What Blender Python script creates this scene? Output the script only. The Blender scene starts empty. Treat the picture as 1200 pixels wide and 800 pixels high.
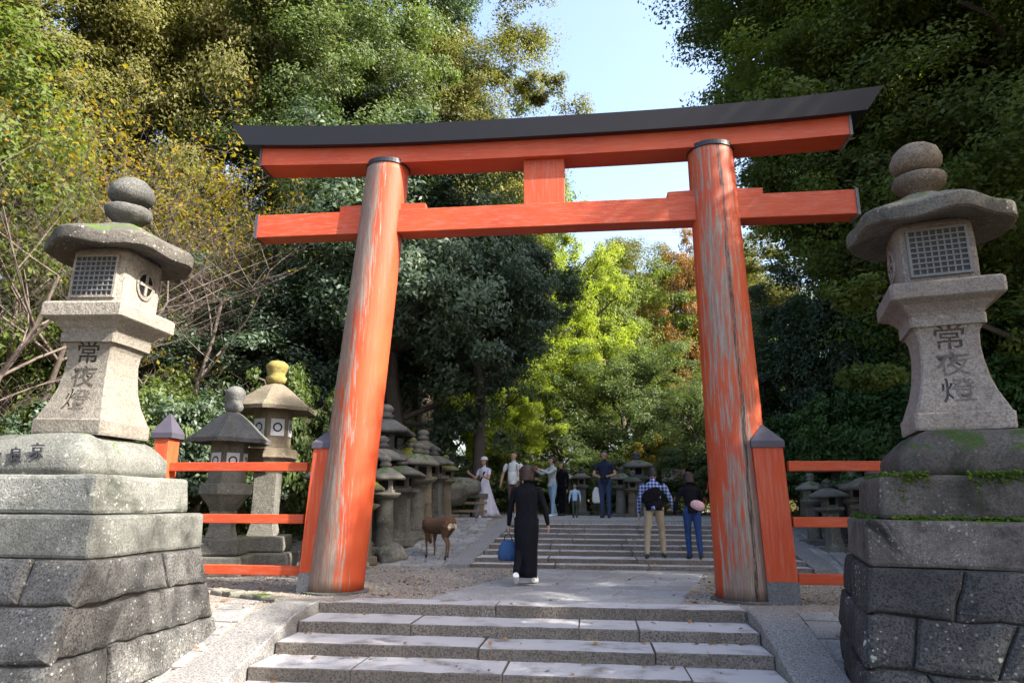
import bpy, bmesh, math, random
import numpy as np
from mathutils import Vector, Matrix, noise as mnoise
R = math.radians
rnd = random.Random(7)
sc = bpy.context.scene
COL = sc.collection

# ---------------------------------------------------------------- camera
CAM = (0.581, -8.540, 1.061); YAW, PITCH, ROLL, FPX = 0.1154, 0.2322, 0.005, 802.0
_f = Vector((-math.sin(YAW)*math.cos(PITCH), math.cos(YAW)*math.cos(PITCH), math.sin(PITCH)))
_r0 = Vector((math.cos(YAW), math.sin(YAW), 0)); _u0 = _r0.cross(_f)
_r = _r0*math.cos(ROLL)+_u0*math.sin(ROLL); _u = _u0*math.cos(ROLL)-_r0*math.sin(ROLL)
cam = bpy.data.cameras.new('camera'); camo = bpy.data.objects.new('camera', cam); COL.objects.link(camo)
mw = Matrix((( _r.x, _u.x, -_f.x, CAM[0]), (_r.y, _u.y, -_f.y, CAM[1]), (_r.z, _u.z, -_f.z, CAM[2]), (0, 0, 0, 1)))
camo.matrix_world = mw
cam.sensor_width = 36; cam.lens = 36*FPX/1200; cam.clip_end = 3000; cam.clip_start = 0.05
sc.camera = camo
# ---------------------------------------------------------------- light
SUN_EL, SUN_AZ = R(38), R(106)          # azimuth clockwise from +y
w = bpy.data.worlds.new('World'); sc.world = w; w.use_nodes = True
nt = w.node_tree; bg = nt.nodes['Background']
sky = nt.nodes.new('ShaderNodeTexSky'); sky.sky_type = 'NISHITA'; sky.sun_disc = False
sky.sun_elevation = SUN_EL; sky.sun_rotation = SUN_AZ; sky.air_density = 1.0; sky.dust_density = 4.0; sky.ozone_density = 0.3
nt.links.new(sky.outputs[0], bg.inputs[0]); bg.inputs[1].default_value = 0.15
sl = bpy.data.lights.new('sun', 'SUN'); sl.energy = 4.6; sl.angle = R(0.53); sl.color = (1, .93, .82)
so = bpy.data.objects.new('sun', sl); COL.objects.link(so)
sdir = Vector((math.sin(SUN_AZ)*math.cos(SUN_EL), math.cos(SUN_AZ)*math.cos(SUN_EL), math.sin(SUN_EL)))
so.rotation_euler = sdir.to_track_quat('Z', 'Y').to_euler(); so.location = sdir*60
vs = sc.view_settings; vs.view_transform = 'Standard'; vs.look = 'None'; vs.gamma = 1; vs.exposure = 2.0
sc.cycles.max_bounces = 10; sc.cycles.diffuse_bounces = 7; sc.cycles.glossy_bounces = 2; sc.cycles.transmission_bounces = 8
sc.cycles.use_denoising = True

# ---------------------------------------------------------------- pixel helpers (photo is 1200 x 800)
def _ray(px, py): return _f*FPX+_r*(px-600)+_u*(400-py)
def atz(px, py, z=0.0):
    d = _ray(px, py); t = (z-CAM[2])/d.z; return Vector(CAM)+d*t
def aty(px, py, Y):
    d = _ray(px, py); t = (Y-CAM[1])/d.y; return Vector(CAM)+d*t

# ---------------------------------------------------------------- object helpers
def tag(o, label=None, cat=None, group=None, kind=None):
    if label: o['label'] = label
    if cat: o['category'] = cat
    if group: o['group'] = group
    if kind: o['kind'] = kind
    return o
def empty(name, loc=(0, 0, 0), rz=0, label=None, cat=None, group=None):
    o = bpy.data.objects.new(name, None); COL.objects.link(o); o.location = loc; o.rotation_euler = (0, 0, rz)
    o.empty_display_size = .1
    return tag(o, label, cat, group)
def link(name, me, mat=None, parent=None, loc=None, rz=None, smooth=False):
    o = bpy.data.objects.new(name, me); COL.objects.link(o)
    if mat is not None and not me.materials: me.materials.append(mat)
    if parent: o.parent = parent
    if loc is not None: o.location = loc
    if rz is not None: o.rotation_euler = (0, 0, rz)
    if smooth:
        me.polygons.foreach_set('use_smooth', [True]*len(me.polygons))
    return o
def mk(name, bm, mat=None, parent=None, loc=None, rz=None, smooth=False):
    me = bpy.data.meshes.new(name); bmesh.ops.recalc_face_normals(bm, faces=bm.faces[:]); bm.to_mesh(me); bm.free()
    return link(name, me, mat, parent, loc, rz, smooth)
def copy_tree(o, parent=None):
    c = o.copy(); COL.objects.link(c)
    if parent: c.parent = parent
    for ch in list(o.children): copy_tree(ch, c)
    return c
def box(bm, x0, x1, y0, y1, z0, z1):
    vs_ = [bm.verts.new(p) for p in ((x0, y0, z0), (x1, y0, z0), (x1, y1, z0), (x0, y1, z0), (x0, y0, z1), (x1, y0, z1), (x1, y1, z1), (x0, y1, z1))]
    for f in ((3, 2, 1, 0), (4, 5, 6, 7), (0, 1, 5, 4), (1, 2, 6, 5), (2, 3, 7, 6), (3, 0, 4, 7)): bm.faces.new([vs_[i] for i in f])
    return vs_
def roughen(bm, amp, scale, seed=0.0):
    bm.normal_update()
    off = Vector((seed*7.3, seed*3.1, seed*5.7))
    for v in bm.verts:
        n = mnoise.noise_vector(v.co*scale+off)
        n2 = mnoise.noise_vector(v.co*scale*3.1+off)
        v.co += (n+n2*.4)*amp
def stone_box(sx, sy, sz, bevel=.02, cuts=2, amp=.006, scale=5, seed=0, taper=1.0):
    """weathered block, base centre at origin"""
    bm = bmesh.new(); box(bm, -sx/2, sx/2, -sy/2, sy/2, 0, sz)
    if taper != 1.0:
        for v in bm.verts:
            if v.co.z > sz*.5: v.co.x *= taper; v.co.y *= taper
    bmesh.ops.bevel(bm, geom=bm.edges[:], offset=bevel, segments=2, profile=.5, affect='EDGES')
    if cuts: bmesh.ops.subdivide_edges(bm, edges=[e for e in bm.edges if e.calc_length() > .1], cuts=cuts, use_grid_fill=True)
    if amp: roughen(bm, amp, scale, seed)
    return bm
def ring(shape, h, z, n=24, seed=0, irr=0.0, cx=0, cy=0, hy=None):
    hy = h if hy is None else hy
    pts = []
    if shape == 'sq':
        c = .06
        base = [(1-c, -1), (1, -1+c), (1, 1-c), (1-c, 1), (-1+c, 1), (-1, 1-c), (-1, -1+c), (-1+c, -1)]
        for i in range(8):
            a, b = base[i], base[(i+1) % 8]
            k = 1 if i % 2 == 0 else 6
            for j in range(k):
                t = j/k; pts.append(((a[0]*(1-t)+b[0]*t)*h+cx, (a[1]*(1-t)+b[1]*t)*hy+cy, z))
        return pts
    m = {'round': n, 'hex': 6, 'oct': 8}[shape]
    if shape == 'round':
        for i in range(n):
            a = 2*math.pi*i/n
            k = 1+irr*mnoise.noise(Vector((math.cos(a)*1.3, math.sin(a)*1.3, seed)))
            pts.append((math.cos(a)*h*k+cx, math.sin(a)*hy*k+cy, z))
        return pts
    sub = 4
    for i in range(m):
        a, b = 2*math.pi*i/m+math.pi/m, 2*math.pi*(i+1)/m+math.pi/m
        for j in range(sub):
            t = j/sub
            pts.append(((math.cos(a)*(1-t)+math.cos(b)*t)*h+cx, (math.sin(a)*(1-t)+math.sin(b)*t)*hy+cy, z))
    return pts
def loft(bm, rings, caps=True):
    vr = [[bm.verts.new(p) for p in r] for r in rings]
    n = len(vr[0])
    for a, b in zip(vr, vr[1:]):
        for i in range(n): bm.faces.new((a[i], a[(i+1) % n], b[(i+1) % n], b[i]))
    if caps:
        bm.faces.new(vr[0][::-1]); bm.faces.new(vr[-1])
    return vr
def dense(prof, step=.06):
    out = [prof[0]]
    for (h0, z0), (h1, z1) in zip(prof, prof[1:]):
        k = max(1, int(math.hypot(h1-h0, z1-z0)/step))
        for j in range(1, k+1): t = j/k; out.append((h0+(h1-h0)*t, z0+(z1-z0)*t))
    return out
def turned(shape, prof, amp=0.0, scale=6, seed=0, n=24, irr=0.0, step=.06):
    bm = bmesh.new(); loft(bm, [ring(shape, h, z, n, seed, irr) for h, z in dense(prof, step)])
    if amp: roughen(bm, amp, scale, seed)
    return bm
def tube(bm, pts, rads, n=6, cap=True):
    """tapered tube along a polyline"""
    pts = [Vector(p) for p in pts]; vr = []
    prev = None
    for i, p in enumerate(pts):
        d = (pts[min(i+1, len(pts)-1)]-pts[max(i-1, 0)])
        if d.length < 1e-9: d = Vector((0, 0, 1))
        d.normalize()
        if prev is None:
            ref = Vector((1, 0, 0)) if abs(d.x) < .9 else Vector((0, 1, 0))
            a = d.cross(ref).normalized()
        else:
            a = prev-d*prev.dot(d)
            a = a.normalized() if a.length > 1e-6 else d.orthogonal().normalized()
        prev = a; b = d.cross(a)
        rr = rads[i]
        rx, ry = rr if isinstance(rr, tuple) else (rr, rr)
        vr.append([bm.verts.new(p+a*(math.cos(2*math.pi*k/n)*rx)+b*(math.sin(2*math.pi*k/n)*ry)) for k in range(n)])
    for A, B in zip(vr, vr[1:]):
        for k in range(n): bm.faces.new((A[k], A[(k+1) % n], B[(k+1) % n], B[k]))
    if cap: bm.faces.new(vr[0][::-1]); bm.faces.new(vr[-1])

# ---------------------------------------------------------------- materials
class NT:
    def __init__(s, name):
        s.m = bpy.data.materials.new(name); s.m.use_nodes = True; s.t = s.m.node_tree
        s.b = s.t.nodes['Principled BSDF']; s.out = s.t.nodes['Material Output']
        s.geo = s.t.nodes.new('ShaderNodeNewGeometry'); s.tc = s.t.nodes.new('ShaderNodeTexCoord'); s.pos = s.geo.outputs['Position']
    def n(s, typ, **kw):
        o = s.t.nodes.new(typ)
        for k, v in kw.items(): setattr(o, k, v)
        return o
    def l(s, a, b): s.t.links.new(a, b)
    def setin(s, sock, v):
        if hasattr(v, 'node'): s.l(v, sock)
        else: sock.default_value = v
    def vec(s, src, scale=(1, 1, 1)):
        o = s.n('ShaderNodeMapping'); s.l(src, o.inputs[0]); o.inputs['Scale'].default_value = scale; return o.outputs[0]
    def noise(s, scale, detail=4, rough=.6, src=None, dist=0):
        o = s.n('ShaderNodeTexNoise'); o.inputs['Scale'].default_value = scale; o.inputs['Detail'].default_value = detail
        o.inputs['Roughness'].default_value = rough; o.inputs['Distortion'].default_value = dist
        s.l(src if src is not None else s.pos, o.inputs['Vector']); return o.outputs['Fac']
    def voro(s, scale, src=None, feature='F1', out='Distance'):
        o = s.n('ShaderNodeTexVoronoi', feature=feature); o.inputs['Scale'].default_value = scale
        s.l(src if src is not None else s.pos, o.inputs['Vector']); return o.outputs[out]
    def ramp(s, fac, stops):
        o = s.n('ShaderNodeValToRGB'); e = o.color_ramp.elements
        while len(e) < len(stops): e.new(.5)
        for i, (p, c) in enumerate(stops):
            e[i].position = p; e[i].color = (c if len(c) == 4 else (*c, 1)) if isinstance(c, tuple) else (c, c, c, 1)
        s.l(fac, o.inputs[0]); return o.outputs[0]
    def step(s, fac, a, b):
        o = s.n('ShaderNodeMapRange', interpolation_type='SMOOTHSTEP'); s.l(fac, o.inputs[0])
        o.inputs[1].default_value = a; o.inputs[2].default_value = b; return o.outputs[0]
    def mix(s, fac, a, b, mode='MIX'):
        o = s.n('ShaderNodeMix', data_type='RGBA', blend_type=mode)
        s.setin(o.inputs[0], fac)
        s.setin(o.inputs[6], a if hasattr(a, 'node') else (*a, 1)); s.setin(o.inputs[7], b if hasattr(b, 'node') else (*b, 1)); return o.outputs[2]
    def math(s, op, a, b=0.0):
        o = s.n('ShaderNodeMath', operation=op); s.setin(o.inputs[0], a); s.setin(o.inputs[1], b); return o.outputs[0]
    def bump(s, h, strength=.4, dist=.02):
        o = s.n('ShaderNodeBump'); o.inputs['Strength'].default_value = strength; o.inputs['Distance'].default_value = dist
        s.l(h, o.inputs['Height']); s.l(o.outputs[0], s.b.inputs['Normal'])
    def fin(s, col, rough=.85, spec=.3):
        s.setin(s.b.inputs['Base Color'], col if hasattr(col, 'node') else (*col, 1)); s.setin(s.b.inputs['Roughness'], rough)
        s.b.inputs['Specular IOR Level'].default_value = spec; return s.m
    def rand(s): return s.n('ShaderNodeObjectInfo').outputs['Random']
    def isl(s): return s.geo.outputs['Random Per Island']
    def upness(s):
        o = s.n('ShaderNodeSeparateXYZ'); s.l(s.geo.outputs['Normal'], o.inputs[0]); return o.outputs[2]

def plain(name, col, rough=.8, spec=.3, var=.12, scale=30):
    t = NT(name); n = t.noise(scale)
    c = t.mix(n, tuple(x*(1-var) for x in col), tuple(min(1, x*(1+var)) for x in col))
    return t.fin(c, rough, spec)
def stone(name, c1, c2, dark=(.05, .05, .05), darkamt=.5, lichen=.0, moss=.0, mosscol=(.035, .06, .012), scale=1.0, sparkle=.25, bump=.7, worn=None):
    t = NT(name)
    a = t.noise(2.3*scale, 6, .65); b = t.noise(60*scale, 3, .7)
    c = t.mix(t.step(a, .3, .7), c1, c2)
    c = t.mix(t.math('MULTIPLY', t.rand(), .55), c, tuple(x*.55 for x in c1))
    c = t.mix(t.math('MULTIPLY', t.step(b, .45, .62), sparkle*2.4), c, tuple(x*.38 for x in c1))
    c = t.mix(t.math('MULTIPLY', t.step(t.noise(21*scale, 5, .75), .50, .66), .45), c, tuple(x*.5 for x in c1))
    d = t.noise(1.5*scale, 8, .7, dist=.6)
    c = t.mix(t.math('MULTIPLY', t.step(d, .52, .68), darkamt), c, dark)
    if lichen:
        nn = t.noise(22*scale, 4); area = t.step(t.noise(1.7*scale, 4), .42, .62)
        for vs_c, th in ((9.0, .40), (23.0, .46)):
            v = t.voro(vs_c*scale)
            m = t.math('MULTIPLY', t.step(t.math('ADD', v, t.math('MULTIPLY', nn, .55)), th+.03, th-.07), t.math('MULTIPLY', area, lichen))
            c = t.mix(m, c, (.40, .41, .38))
    if moss:
        u = t.step(t.upness(), -.2, .85)
        mn = t.noise(3.1*scale, 6, .7)
        m = t.step(t.math('ADD', t.math('MULTIPLY', u, .35), mn), 1.10-moss*.45, 1.17-moss*.45)
        c = t.mix(m, c, t.mix(t.noise(40), mosscol, tuple(x*2.6 for x in mosscol)))
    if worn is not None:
        c = t.mix(t.math('MULTIPLY', t.step(t.upness(), .8, .97), t.step(t.noise(3, 5), .2, .55)), c, worn)  # upward faces paler: foot wear, plus skylight on the treads put into colour
    t.bump(t.math('ADD', t.math('MULTIPLY', b, .5), t.math('MULTIPLY', t.noise(14*scale, 5, .7), 1.0)), bump, .02)
    return t.fin(c, .9, .2)
def fabric(name, col, rough=.9, var=.15):
    t = NT(name); n = t.noise(9, 4)
    c = t.mix(n, tuple(x*(1-var) for x in col), tuple(min(1, x*(1+var)) for x in col))
    t.bump(t.noise(16, 4, .6, src=t.vec(t.tc.outputs['Object'], (1.6, 1.6, .7))), .9, .03)
    return t.fin(c, rough, .15)
def leafmat(name, cols, trans=.35, patch=.5, spec=.14):
    t = NT(name)
    c = t.ramp(t.isl(), [(i/(len(cols)-1), x) for i, x in enumerate(cols)])
    p = t.noise(.55, 3)
    c = t.mix(t.math('MULTIPLY', t.step(p, .4, .65), patch), c, tuple(x*.55 for x in cols[0]))
    c = t.mix(t.math('MULTIPLY', t.rand(), .25), c, cols[len(cols)//2])
    t.fin(c, .5, spec)
    tr = t.n('ShaderNodeBsdfTranslucent'); hs = t.n('ShaderNodeMix', data_type='RGBA', blend_type='MULTIPLY')
    hs.inputs[0].default_value = 1; t.l(c, hs.inputs[6]); hs.inputs[7].default_value = (1.5, 1.6, .6, 1); t.l(hs.outputs[2], tr.inputs[0])
    ms = t.n('ShaderNodeMixShader'); ms.inputs[0].default_value = trans
    t.l(t.b.outputs[0], ms.inputs[1]); t.l(tr.outputs[0], ms.inputs[2]); t.l(ms.outputs[0], t.out.inputs[0])
    return t.m
def barkmat(name, c1, c2):
    t = NT(name); v = t.vec(t.pos, (1, 1, .2)); n = t.noise(16, 5, .7, src=v)
    c = t.mix(n, c1, c2); t.bump(n, .8, .03); return t.fin(c, .95, .1)

S = {}
S['granite'] = stone('granite_lantern', (.22, .20, .17), (.32, .295, .255), (.07, .065, .06), .55, .25, .0)
S['granite_top'] = stone('granite_weathered', (.09, .085, .075), (.19, .175, .155), (.025, .025, .022), .85, .6, .52)
S['granite_r'] = stone('granite_right', (.23, .20, .18), (.32, .29, .265), (.06, .055, .05), .75, .3, .12)
S['finial'] = stone('finial_stone', (.075, .075, .073), (.16, .16, .15), (.03, .03, .03), .6, .7, .25)
S['finial_r'] = stone('finial_stone_brown', (.14, .115, .09), (.24, .20, .16), (.04, .035, .03), .7, .3, .2)
S['slab_l'] = stone('slab_grey', (.15, .155, .14), (.24, .245, .23), (.03, .034, .026), .75, .6, .42)
S['slab_r'] = stone('slab_dark', (.10, .09, .088), (.24, .22, .215), (.010, .010, .010), .95, .5, .5, scale=1.6)
S['slab_moss'] = stone('slab_mossy', (.07, .065, .06), (.17, .155, .145), (.02, .022, .018), .8, .4, .62, (.02, .034, .008))
S['wall_l'] = stone('wall_stone_grey', (.105, .105, .105), (.185, .18, .17), (.03, .03, .03), .65, .8, .05, sparkle=.4)
S['wall_r'] = stone('wall_stone_dark', (.045, .045, .047), (.095, .095, .095), (.015, .015, .017), .7, .9, .2, sparkle=.4)
S['core'] = stone('joint_dark', (.05, .047, .042), (.08, .075, .07), (.02, .02, .02), .5, 0, .1)
S['step'] = stone('step_granite', (.17, .145, .125), (.24, .21, .185), (.07, .06, .05), .5, .1, .0, sparkle=.4, worn=(.42, .415, .425))  # pale tread tone also paints in the lit-tread, dark-riser contrast
S['stringer'] = stone('stringer_granite', (.28, .275, .27), (.33, .325, .32), (.18, .175, .17), .3, .0, .0, sparkle=.45)
S['paver'] = stone('paver_granite', (.33, .325, .325), (.43, .425, .425), (.19, .18, .175), .4, .1, .0)
S['cobble'] = stone('cobble_grey', (.27, .27, .27), (.39, .385, .38), (.13, .13, .12), .5, .2, .1)
S['lant_a'] = stone('old_lantern_grey', (.13, .125, .11), (.23, .22, .195), (.045, .045, .04), .7, .6, .5)
S['lant_b'] = stone('old_lantern_tan', (.17, .14, .10), (.26, .225, .17), (.055, .048, .036), .65, .5, .42)
S['lant_d'] = stone('old_lantern_dark', (.09, .09, .088), (.17, .17, .165), (.03, .03, .03), .6, .4, .35)
S['moss_stone'] = stone('mossy_stone', (.16, .15, .12), (.24, .23, .18), (.05, .05, .04), .5, .2, .95, (.07, .075, .012))
S['gold_moss'] = stone('yellow_moss', (.21, .175, .055), (.30, .25, .08), (.09, .075, .035), .7, 0, .2, (.1, .1, .02))
S['rock'] = stone('rock', (.2, .19, .16), (.3, .29, .25), (.06, .06, .05), .6, .3, .5)
M_black = plain('dark_lacquer', (.010, .011, .019), .45, .5, .2, 6)
M_metal = plain('weathered_bronze', (.12, .125, .125), .6, .4, .3, 40)
M_hole = plain('dark_inside', (.012, .011, .011), .95, .05)
M_carve = stone('carved_recess', (.085, .077, .066), (.12, .108, .095), (.08, .07, .06), .4)
M_carve_d = stone('carved_recess_dark', (.11, .10, .095), (.17, .155, .145), (.05, .05, .05), .4)
M_recess = plain('lattice_backing', (.05, .05, .056), .9, .1)
M_paper = plain('window_paper', (.48, .49, .52), .8, .2, .05)
M_ink = plain('crest_ink', (.03, .03, .04), .8, .2)
M_wood = barkmat('old_wood', (.16, .12, .085), (.28, .22, .16))
M_wood_d = barkmat('dark_wood', (.06, .045, .035), (.12, .09, .065))
M_greybase = stone('grey_footing', (.15, .155, .17), (.21, .215, .23), (.08, .08, .09), .3)

VERM = (.38, .048, .013); VERM2 = (.45, .072, .020)
def verm(name, faded=.25, axis='x', worn=None, lean=(0, 0), amount=.5, crack=False):
    t = NT(name); src = t.tc.outputs['Object']
    sc_ = (1.2, 9, 9) if axis == 'x' else (9, 9, .55)
    g = t.noise(3.2, 8, .72, src=t.vec(src, sc_)); g2 = t.noise(11, 5, .7, src=t.vec(src, sc_)); big = t.noise(.9, 3, .5, src=src)
    c = t.mix(t.step(big, .35, .7), VERM, VERM2)
    c = t.mix(t.math('MULTIPLY', t.step(g, .45, .7), faded), c, (.40, .13, .09))
    c = t.mix(t.math('MULTIPLY', t.step(g2, .60, .72), faded*.8), c, (.30, .04, .02))
    h = g2
    if worn is not None:
        sp = t.n('ShaderNodeSeparateXYZ'); t.l(src, sp.inputs[0])
        X = t.math('SUBTRACT', sp.outputs[0], t.math('MULTIPLY', sp.outputs[2], lean[0]))
        Y = sp.outputs[1]
        dt = t.math('ADD', t.math('MULTIPLY', X, worn[0]*2.6), t.math('MULTIPLY', Y, worn[1]*2.6))
        wav = t.noise(1.1, 3, .5, src=t.vec(src, (2.2, 2.2, .5)))
        k = t.math('ADD', t.math('ADD', t.math('MULTIPLY', dt, .42), t.math('MULTIPLY', g, 1.0)), t.math('MULTIPLY', wav, .55))
        low = t.math('MULTIPLY', t.step(sp.outputs[2], .7, .0), .11)
        k = t.math('ADD', k, low)
        m = t.step(k, 1.32-amount, 1.44-amount)
        wood = t.mix(t.step(g2, .35, .68), (.15, .122, .10), (.24, .205, .172))
        wood = t.mix(t.step(g, .52, .62), wood, (.26, .232, .20))
        c = t.mix(t.math('MULTIPLY', m, .9), c, wood)
        if crack:
            ck = t.math('SUBTRACT', dt, t.math('MULTIPLY', t.math('SUBTRACT', wav, .5), .9))
            band = t.math('MULTIPLY', t.step(t.math('ABSOLUTE', t.math('SUBTRACT', t.math('ADD', t.math('MULTIPLY', X, 3.0), t.math('MULTIPLY', t.math('SUBTRACT', wav, .5), .5)), crack)), .17, .02), t.step(t.math('MULTIPLY', Y, -1), .1, .2))
            br = t.step(t.math('ADD', t.math('MULTIPLY', band, .5), t.math('MULTIPLY', g, .8)), .70, .86)
            c = t.mix(t.math('MULTIPLY', br, t.step(t.math('ADD', g2, t.math('MULTIPLY', g, .4)), .60, .76)), c, (.03, .024, .024))
    t.bump(h, .35, .01)
    return t.fin(c, .55, .35)
M_beam = verm('vermilion_beam', .55, 'x')
M_nuki = verm('vermilion_tie_beam', .8, 'x')
M_pillar_l = verm('vermilion_pillar_worn', .3, 'z', (-.85, -.5), ((2.572-2.164)/5.6, 0), .43)
M_pillar_r = verm('vermilion_pillar_cracked', .8, 'z', (-.15, -.98), (-(2.328-2.231)/5.6, 0), .31, crack=.12)
M_post = verm('vermilion_post', .7, 'z')
M_rail = verm('vermilion_rail', .6, 'x')
M_cap = plain('grey_cap', (.055, .05, .07), .55, .4, .3, 8)

# ---------------------------------------------------------------- terrain
UPY = [3.364, 3.70, 4.30, 4.72, 5.17, 5.71, 6.30, 6.80, 7.54]; UPH = .078; TOPZ = UPH*9
LOY = [-.86, -1.42, -1.92, -2.42, -2.92, -3.42]; LOH = .108; BOTZ = -LOH*6
LX0, LX1 = -2.42, 2.12           # lower stairs
UX0, UX1 = -1.50, 4.05           # upper stairs
def sstep(a, b, x):
    t = min(1, max(0, (x-a)/(b-a))); return t*t*(3-2*t)
def zt(x, y):
    if y < -3.5: z = BOTZ
    elif y < -.95: z = BOTZ*(1-(y+3.5)/2.55)
    elif y < 3.3: z = 0
    elif y < 7.6: z = TOPZ*(y-3.3)/4.3
    else: z = TOPZ+.03*max(0, y-13)
    z += max(0, -x-6.5)*.16*sstep(-3, 4, y) + max(0, x-6.5)*.30*sstep(-6, 2, y)
    z = min(z, 9)
    if LX0 < x < LX1 and -3.3 < y < -.95: z -= .35
    if UX0 < x < UX1 and 3.5 < y < 7.4: z -= .35
    return z
def gxs(a, b, st): return list(np.arange(a, b, st))
xs = [-400, -150, -80, -50, -35, -25]+gxs(-18, -6, 1.0)+gxs(-6, 6, .2)+gxs(6, 18, 1.0)+[18, 25, 35, 50, 80, 150, 400]
ys = [-400, -100, -40, -20]+gxs(-12, -4, 1.0)+gxs(-4, 13, .2)+gxs(13, 30, 1.5)+[30, 36, 45, 60, 90, 150, 400, 1500]
vv = [(x, y, zt(x, y)+(.03*mnoise.noise(Vector((x*.7, y*.7, 1))) if abs(x) > 4.5 or y > 12 else 0)) for y in ys for x in xs]
nx = len(xs)
ff = [(j*nx+i, j*nx+i+1, (j+1)*nx+i+1, (j+1)*nx+i) for j in range(len(ys)-1) for i in range(nx-1)]
me = bpy.data.meshes.new('ground'); me.from_pydata(vv, [], ff)
t = NT('gravel_and_leaf_litter')
v = t.voro(55, out='Color'); vd = t.voro(55)
sep = t.n('ShaderNodeSeparateColor'); t.l(v, sep.inputs[0])
grav = t.ramp(sep.outputs[0], [(0, (.13, .115, .10)), (.5, (.24, .215, .19)), (1, (.36, .335, .30))])
grav = t.mix(t.math('MULTIPLY', t.noise(1.2, 5), .5), grav, (.20, .165, .13))
lit = t.mix(t.noise(24, 5, .7), (.05, .035, .02), (.16, .10, .05))
lit = t.mix(t.step(t.noise(.8, 4), .5, .65), lit, (.05, .06, .02))
sp = t.n('ShaderNodeSeparateXYZ'); t.l(t.pos, sp.inputs[0])
k = t.math('ADD', t.math('ABSOLUTE', sp.outputs[0]), t.math('MULTIPLY', t.noise(1.3), 1.6))
gx = t.step(k, 5.6, 6.6)
c = t.mix(gx, grav, lit)
t.bump(t.math('SUBTRACT', 1.0, vd), .7, .012); M_ground = t.fin(c, .95, .15)
tag(link('ground', me, M_ground, smooth=True), 'grey gravel ground of the shrine approach, leaf litter under the trees', 'ground', kind='structure')

# ---------------------------------------------------------------- lower stairs (each step of long granite blocks)
def slab(name, x0, x1, y0, y1, z0, z1, mat, parent, bevel=.012, amp=.004, seed=0):
    bm = bmesh.new(); box(bm, x0, x1, y0, y1, z0, z1)
    bmesh.ops.bevel(bm, geom=[e for e in bm.edges if max(v.co.z for v in e.verts) > z1-1e-4 or e.calc_length() < .01], offset=bevel, segments=1, affect='EDGES')
    L = x1-x0
    if L > .9:
        bmesh.ops.subdivide_edges(bm, edges=[e for e in bm.edges if e.calc_length() > L*.7], cuts=int(L/.09))
    if amp: roughen(bm, amp, 3.0, seed); roughen(bm, amp*.6, 14.0, seed+.5)
    return mk(name, bm, mat, parent)
bm = bmesh.new(); box(bm, LX0+.05, LX1-.05, -3.3, -1.0, BOTZ-.3, BOTZ-.02)
los = tag(mk('lower_stairs', bm, S['core']), 'broad low granite steps leading up to the red gate', 'stairs', kind='structure')
cuts = {0: [-2.42, -.05-.42, 2.12], 1: [-2.42, -1.25, .42, 1.0, 2.12], 2: [-2.42, -.48, 1.1, 2.12], 3: [-2.42, -1.5, -.20, 1.35, 2.12], 4: [-2.42, -.9, .6, 2.12], 5: [-2.42, -1.6, .1, 2.12]}
for k in range(6):
    c_ = cuts[k]
    for i in range(len(c_)-1):
        dz = rnd.uniform(-.006, .006); dy = rnd.uniform(-.012, .012)
        back = (-.30 if k == 0 else LOY[k-1]+.03)
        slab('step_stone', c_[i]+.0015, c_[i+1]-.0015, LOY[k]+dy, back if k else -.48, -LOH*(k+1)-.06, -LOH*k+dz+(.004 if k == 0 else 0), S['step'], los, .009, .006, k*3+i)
def stringer(name, x0b, x1b, x0t, x1t, parent, seed):
    """sloping side slab of the steps"""
    bm = bmesh.new(); N = 9
    rings = []
    for i in range(N):
        t_ = i/(N-1); y = -3.75+(-.72+3.75)*t_
        z = min(.015, BOTZ+.07+(.06-BOTZ)*(t_*1.02)) if i < N-1 else .012
        a, b = x0b+(x0t-x0b)*t_, x1b+(x1t-x1b)*t_
        rings.append([(a, y, z-.6), (b, y, z-.6), (b, y, z-.015), (b-.015, y, z), ((a+b)/2, y, z+.002), (a+.015, y, z), (a, y, z-.015)])
    loft(bm, rings); roughen(bm, .003, 4, seed)
    return mk(name, bm, S['stringer'], parent)
stringer('side_slab', 2.12, 2.56, 2.13, 2.56, los, 1)
stringer('side_slab', -2.98, -2.43, -2.86, -2.43, los, 2)
# paving beside the side slabs
pav = tag(mk('side_paving', stone_box(.3, .3, .1, amp=0), S['core'], loc=(2.75, -2.6, -.75)), 'sloping strip of grey paving stones beside the lower steps', 'paving', kind='structure')
for sx, xa, xb in ((1, 2.60, 3.3), (-1, -3.45, -3.02)):
    y = -3.6
    while y < (-1.05 if sx > 0 else -.95):
        d = rnd.uniform(.26, .42); x = xa
        while x < xb-.05:
            wd = min(rnd.uniform(.3, .5), xb-x)
            z0 = zt(sx*2.9, y)+.012; z1 = zt(sx*2.9, min(y+d, -.9))+.012
            bm = bmesh.new(); vs_ = box(bm, x+.008, x+wd-.008, y+.008, y+d-.012, -.1, 0)
            for q in vs_: q.co.z += z0+(z1-z0)*((q.co.y-y)/d)+rnd.uniform(-.006, .006)
            o = mk('paving_stone', bm, S['cobble']); o.parent = pav; o.matrix_parent_inverse = Matrix.Translation((-2.75, 2.6, .75))
            x += wd
        y += d
# left side: kerb stones between gravel court and the sloping strip
for i in range(6):
    a = Vector((-2.95, -.85, 0)).lerp(Vector((-3.95, -.35, 0)), i/6); 
    bm = stone_box(.24, .2, .34, .02, 1, .012, 5, i)
    o = mk('kerb_stone', bm, S['rock']); o.location = (a.x, a.y, -.30+rnd.uniform(-.02, .02)); o.rotation_euler = (0, 0, rnd.uniform(-.6, -.3))
    o.parent = pav; o.matrix_parent_inverse = Matrix.Translation((-2.75, 2.6, .75))

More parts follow.
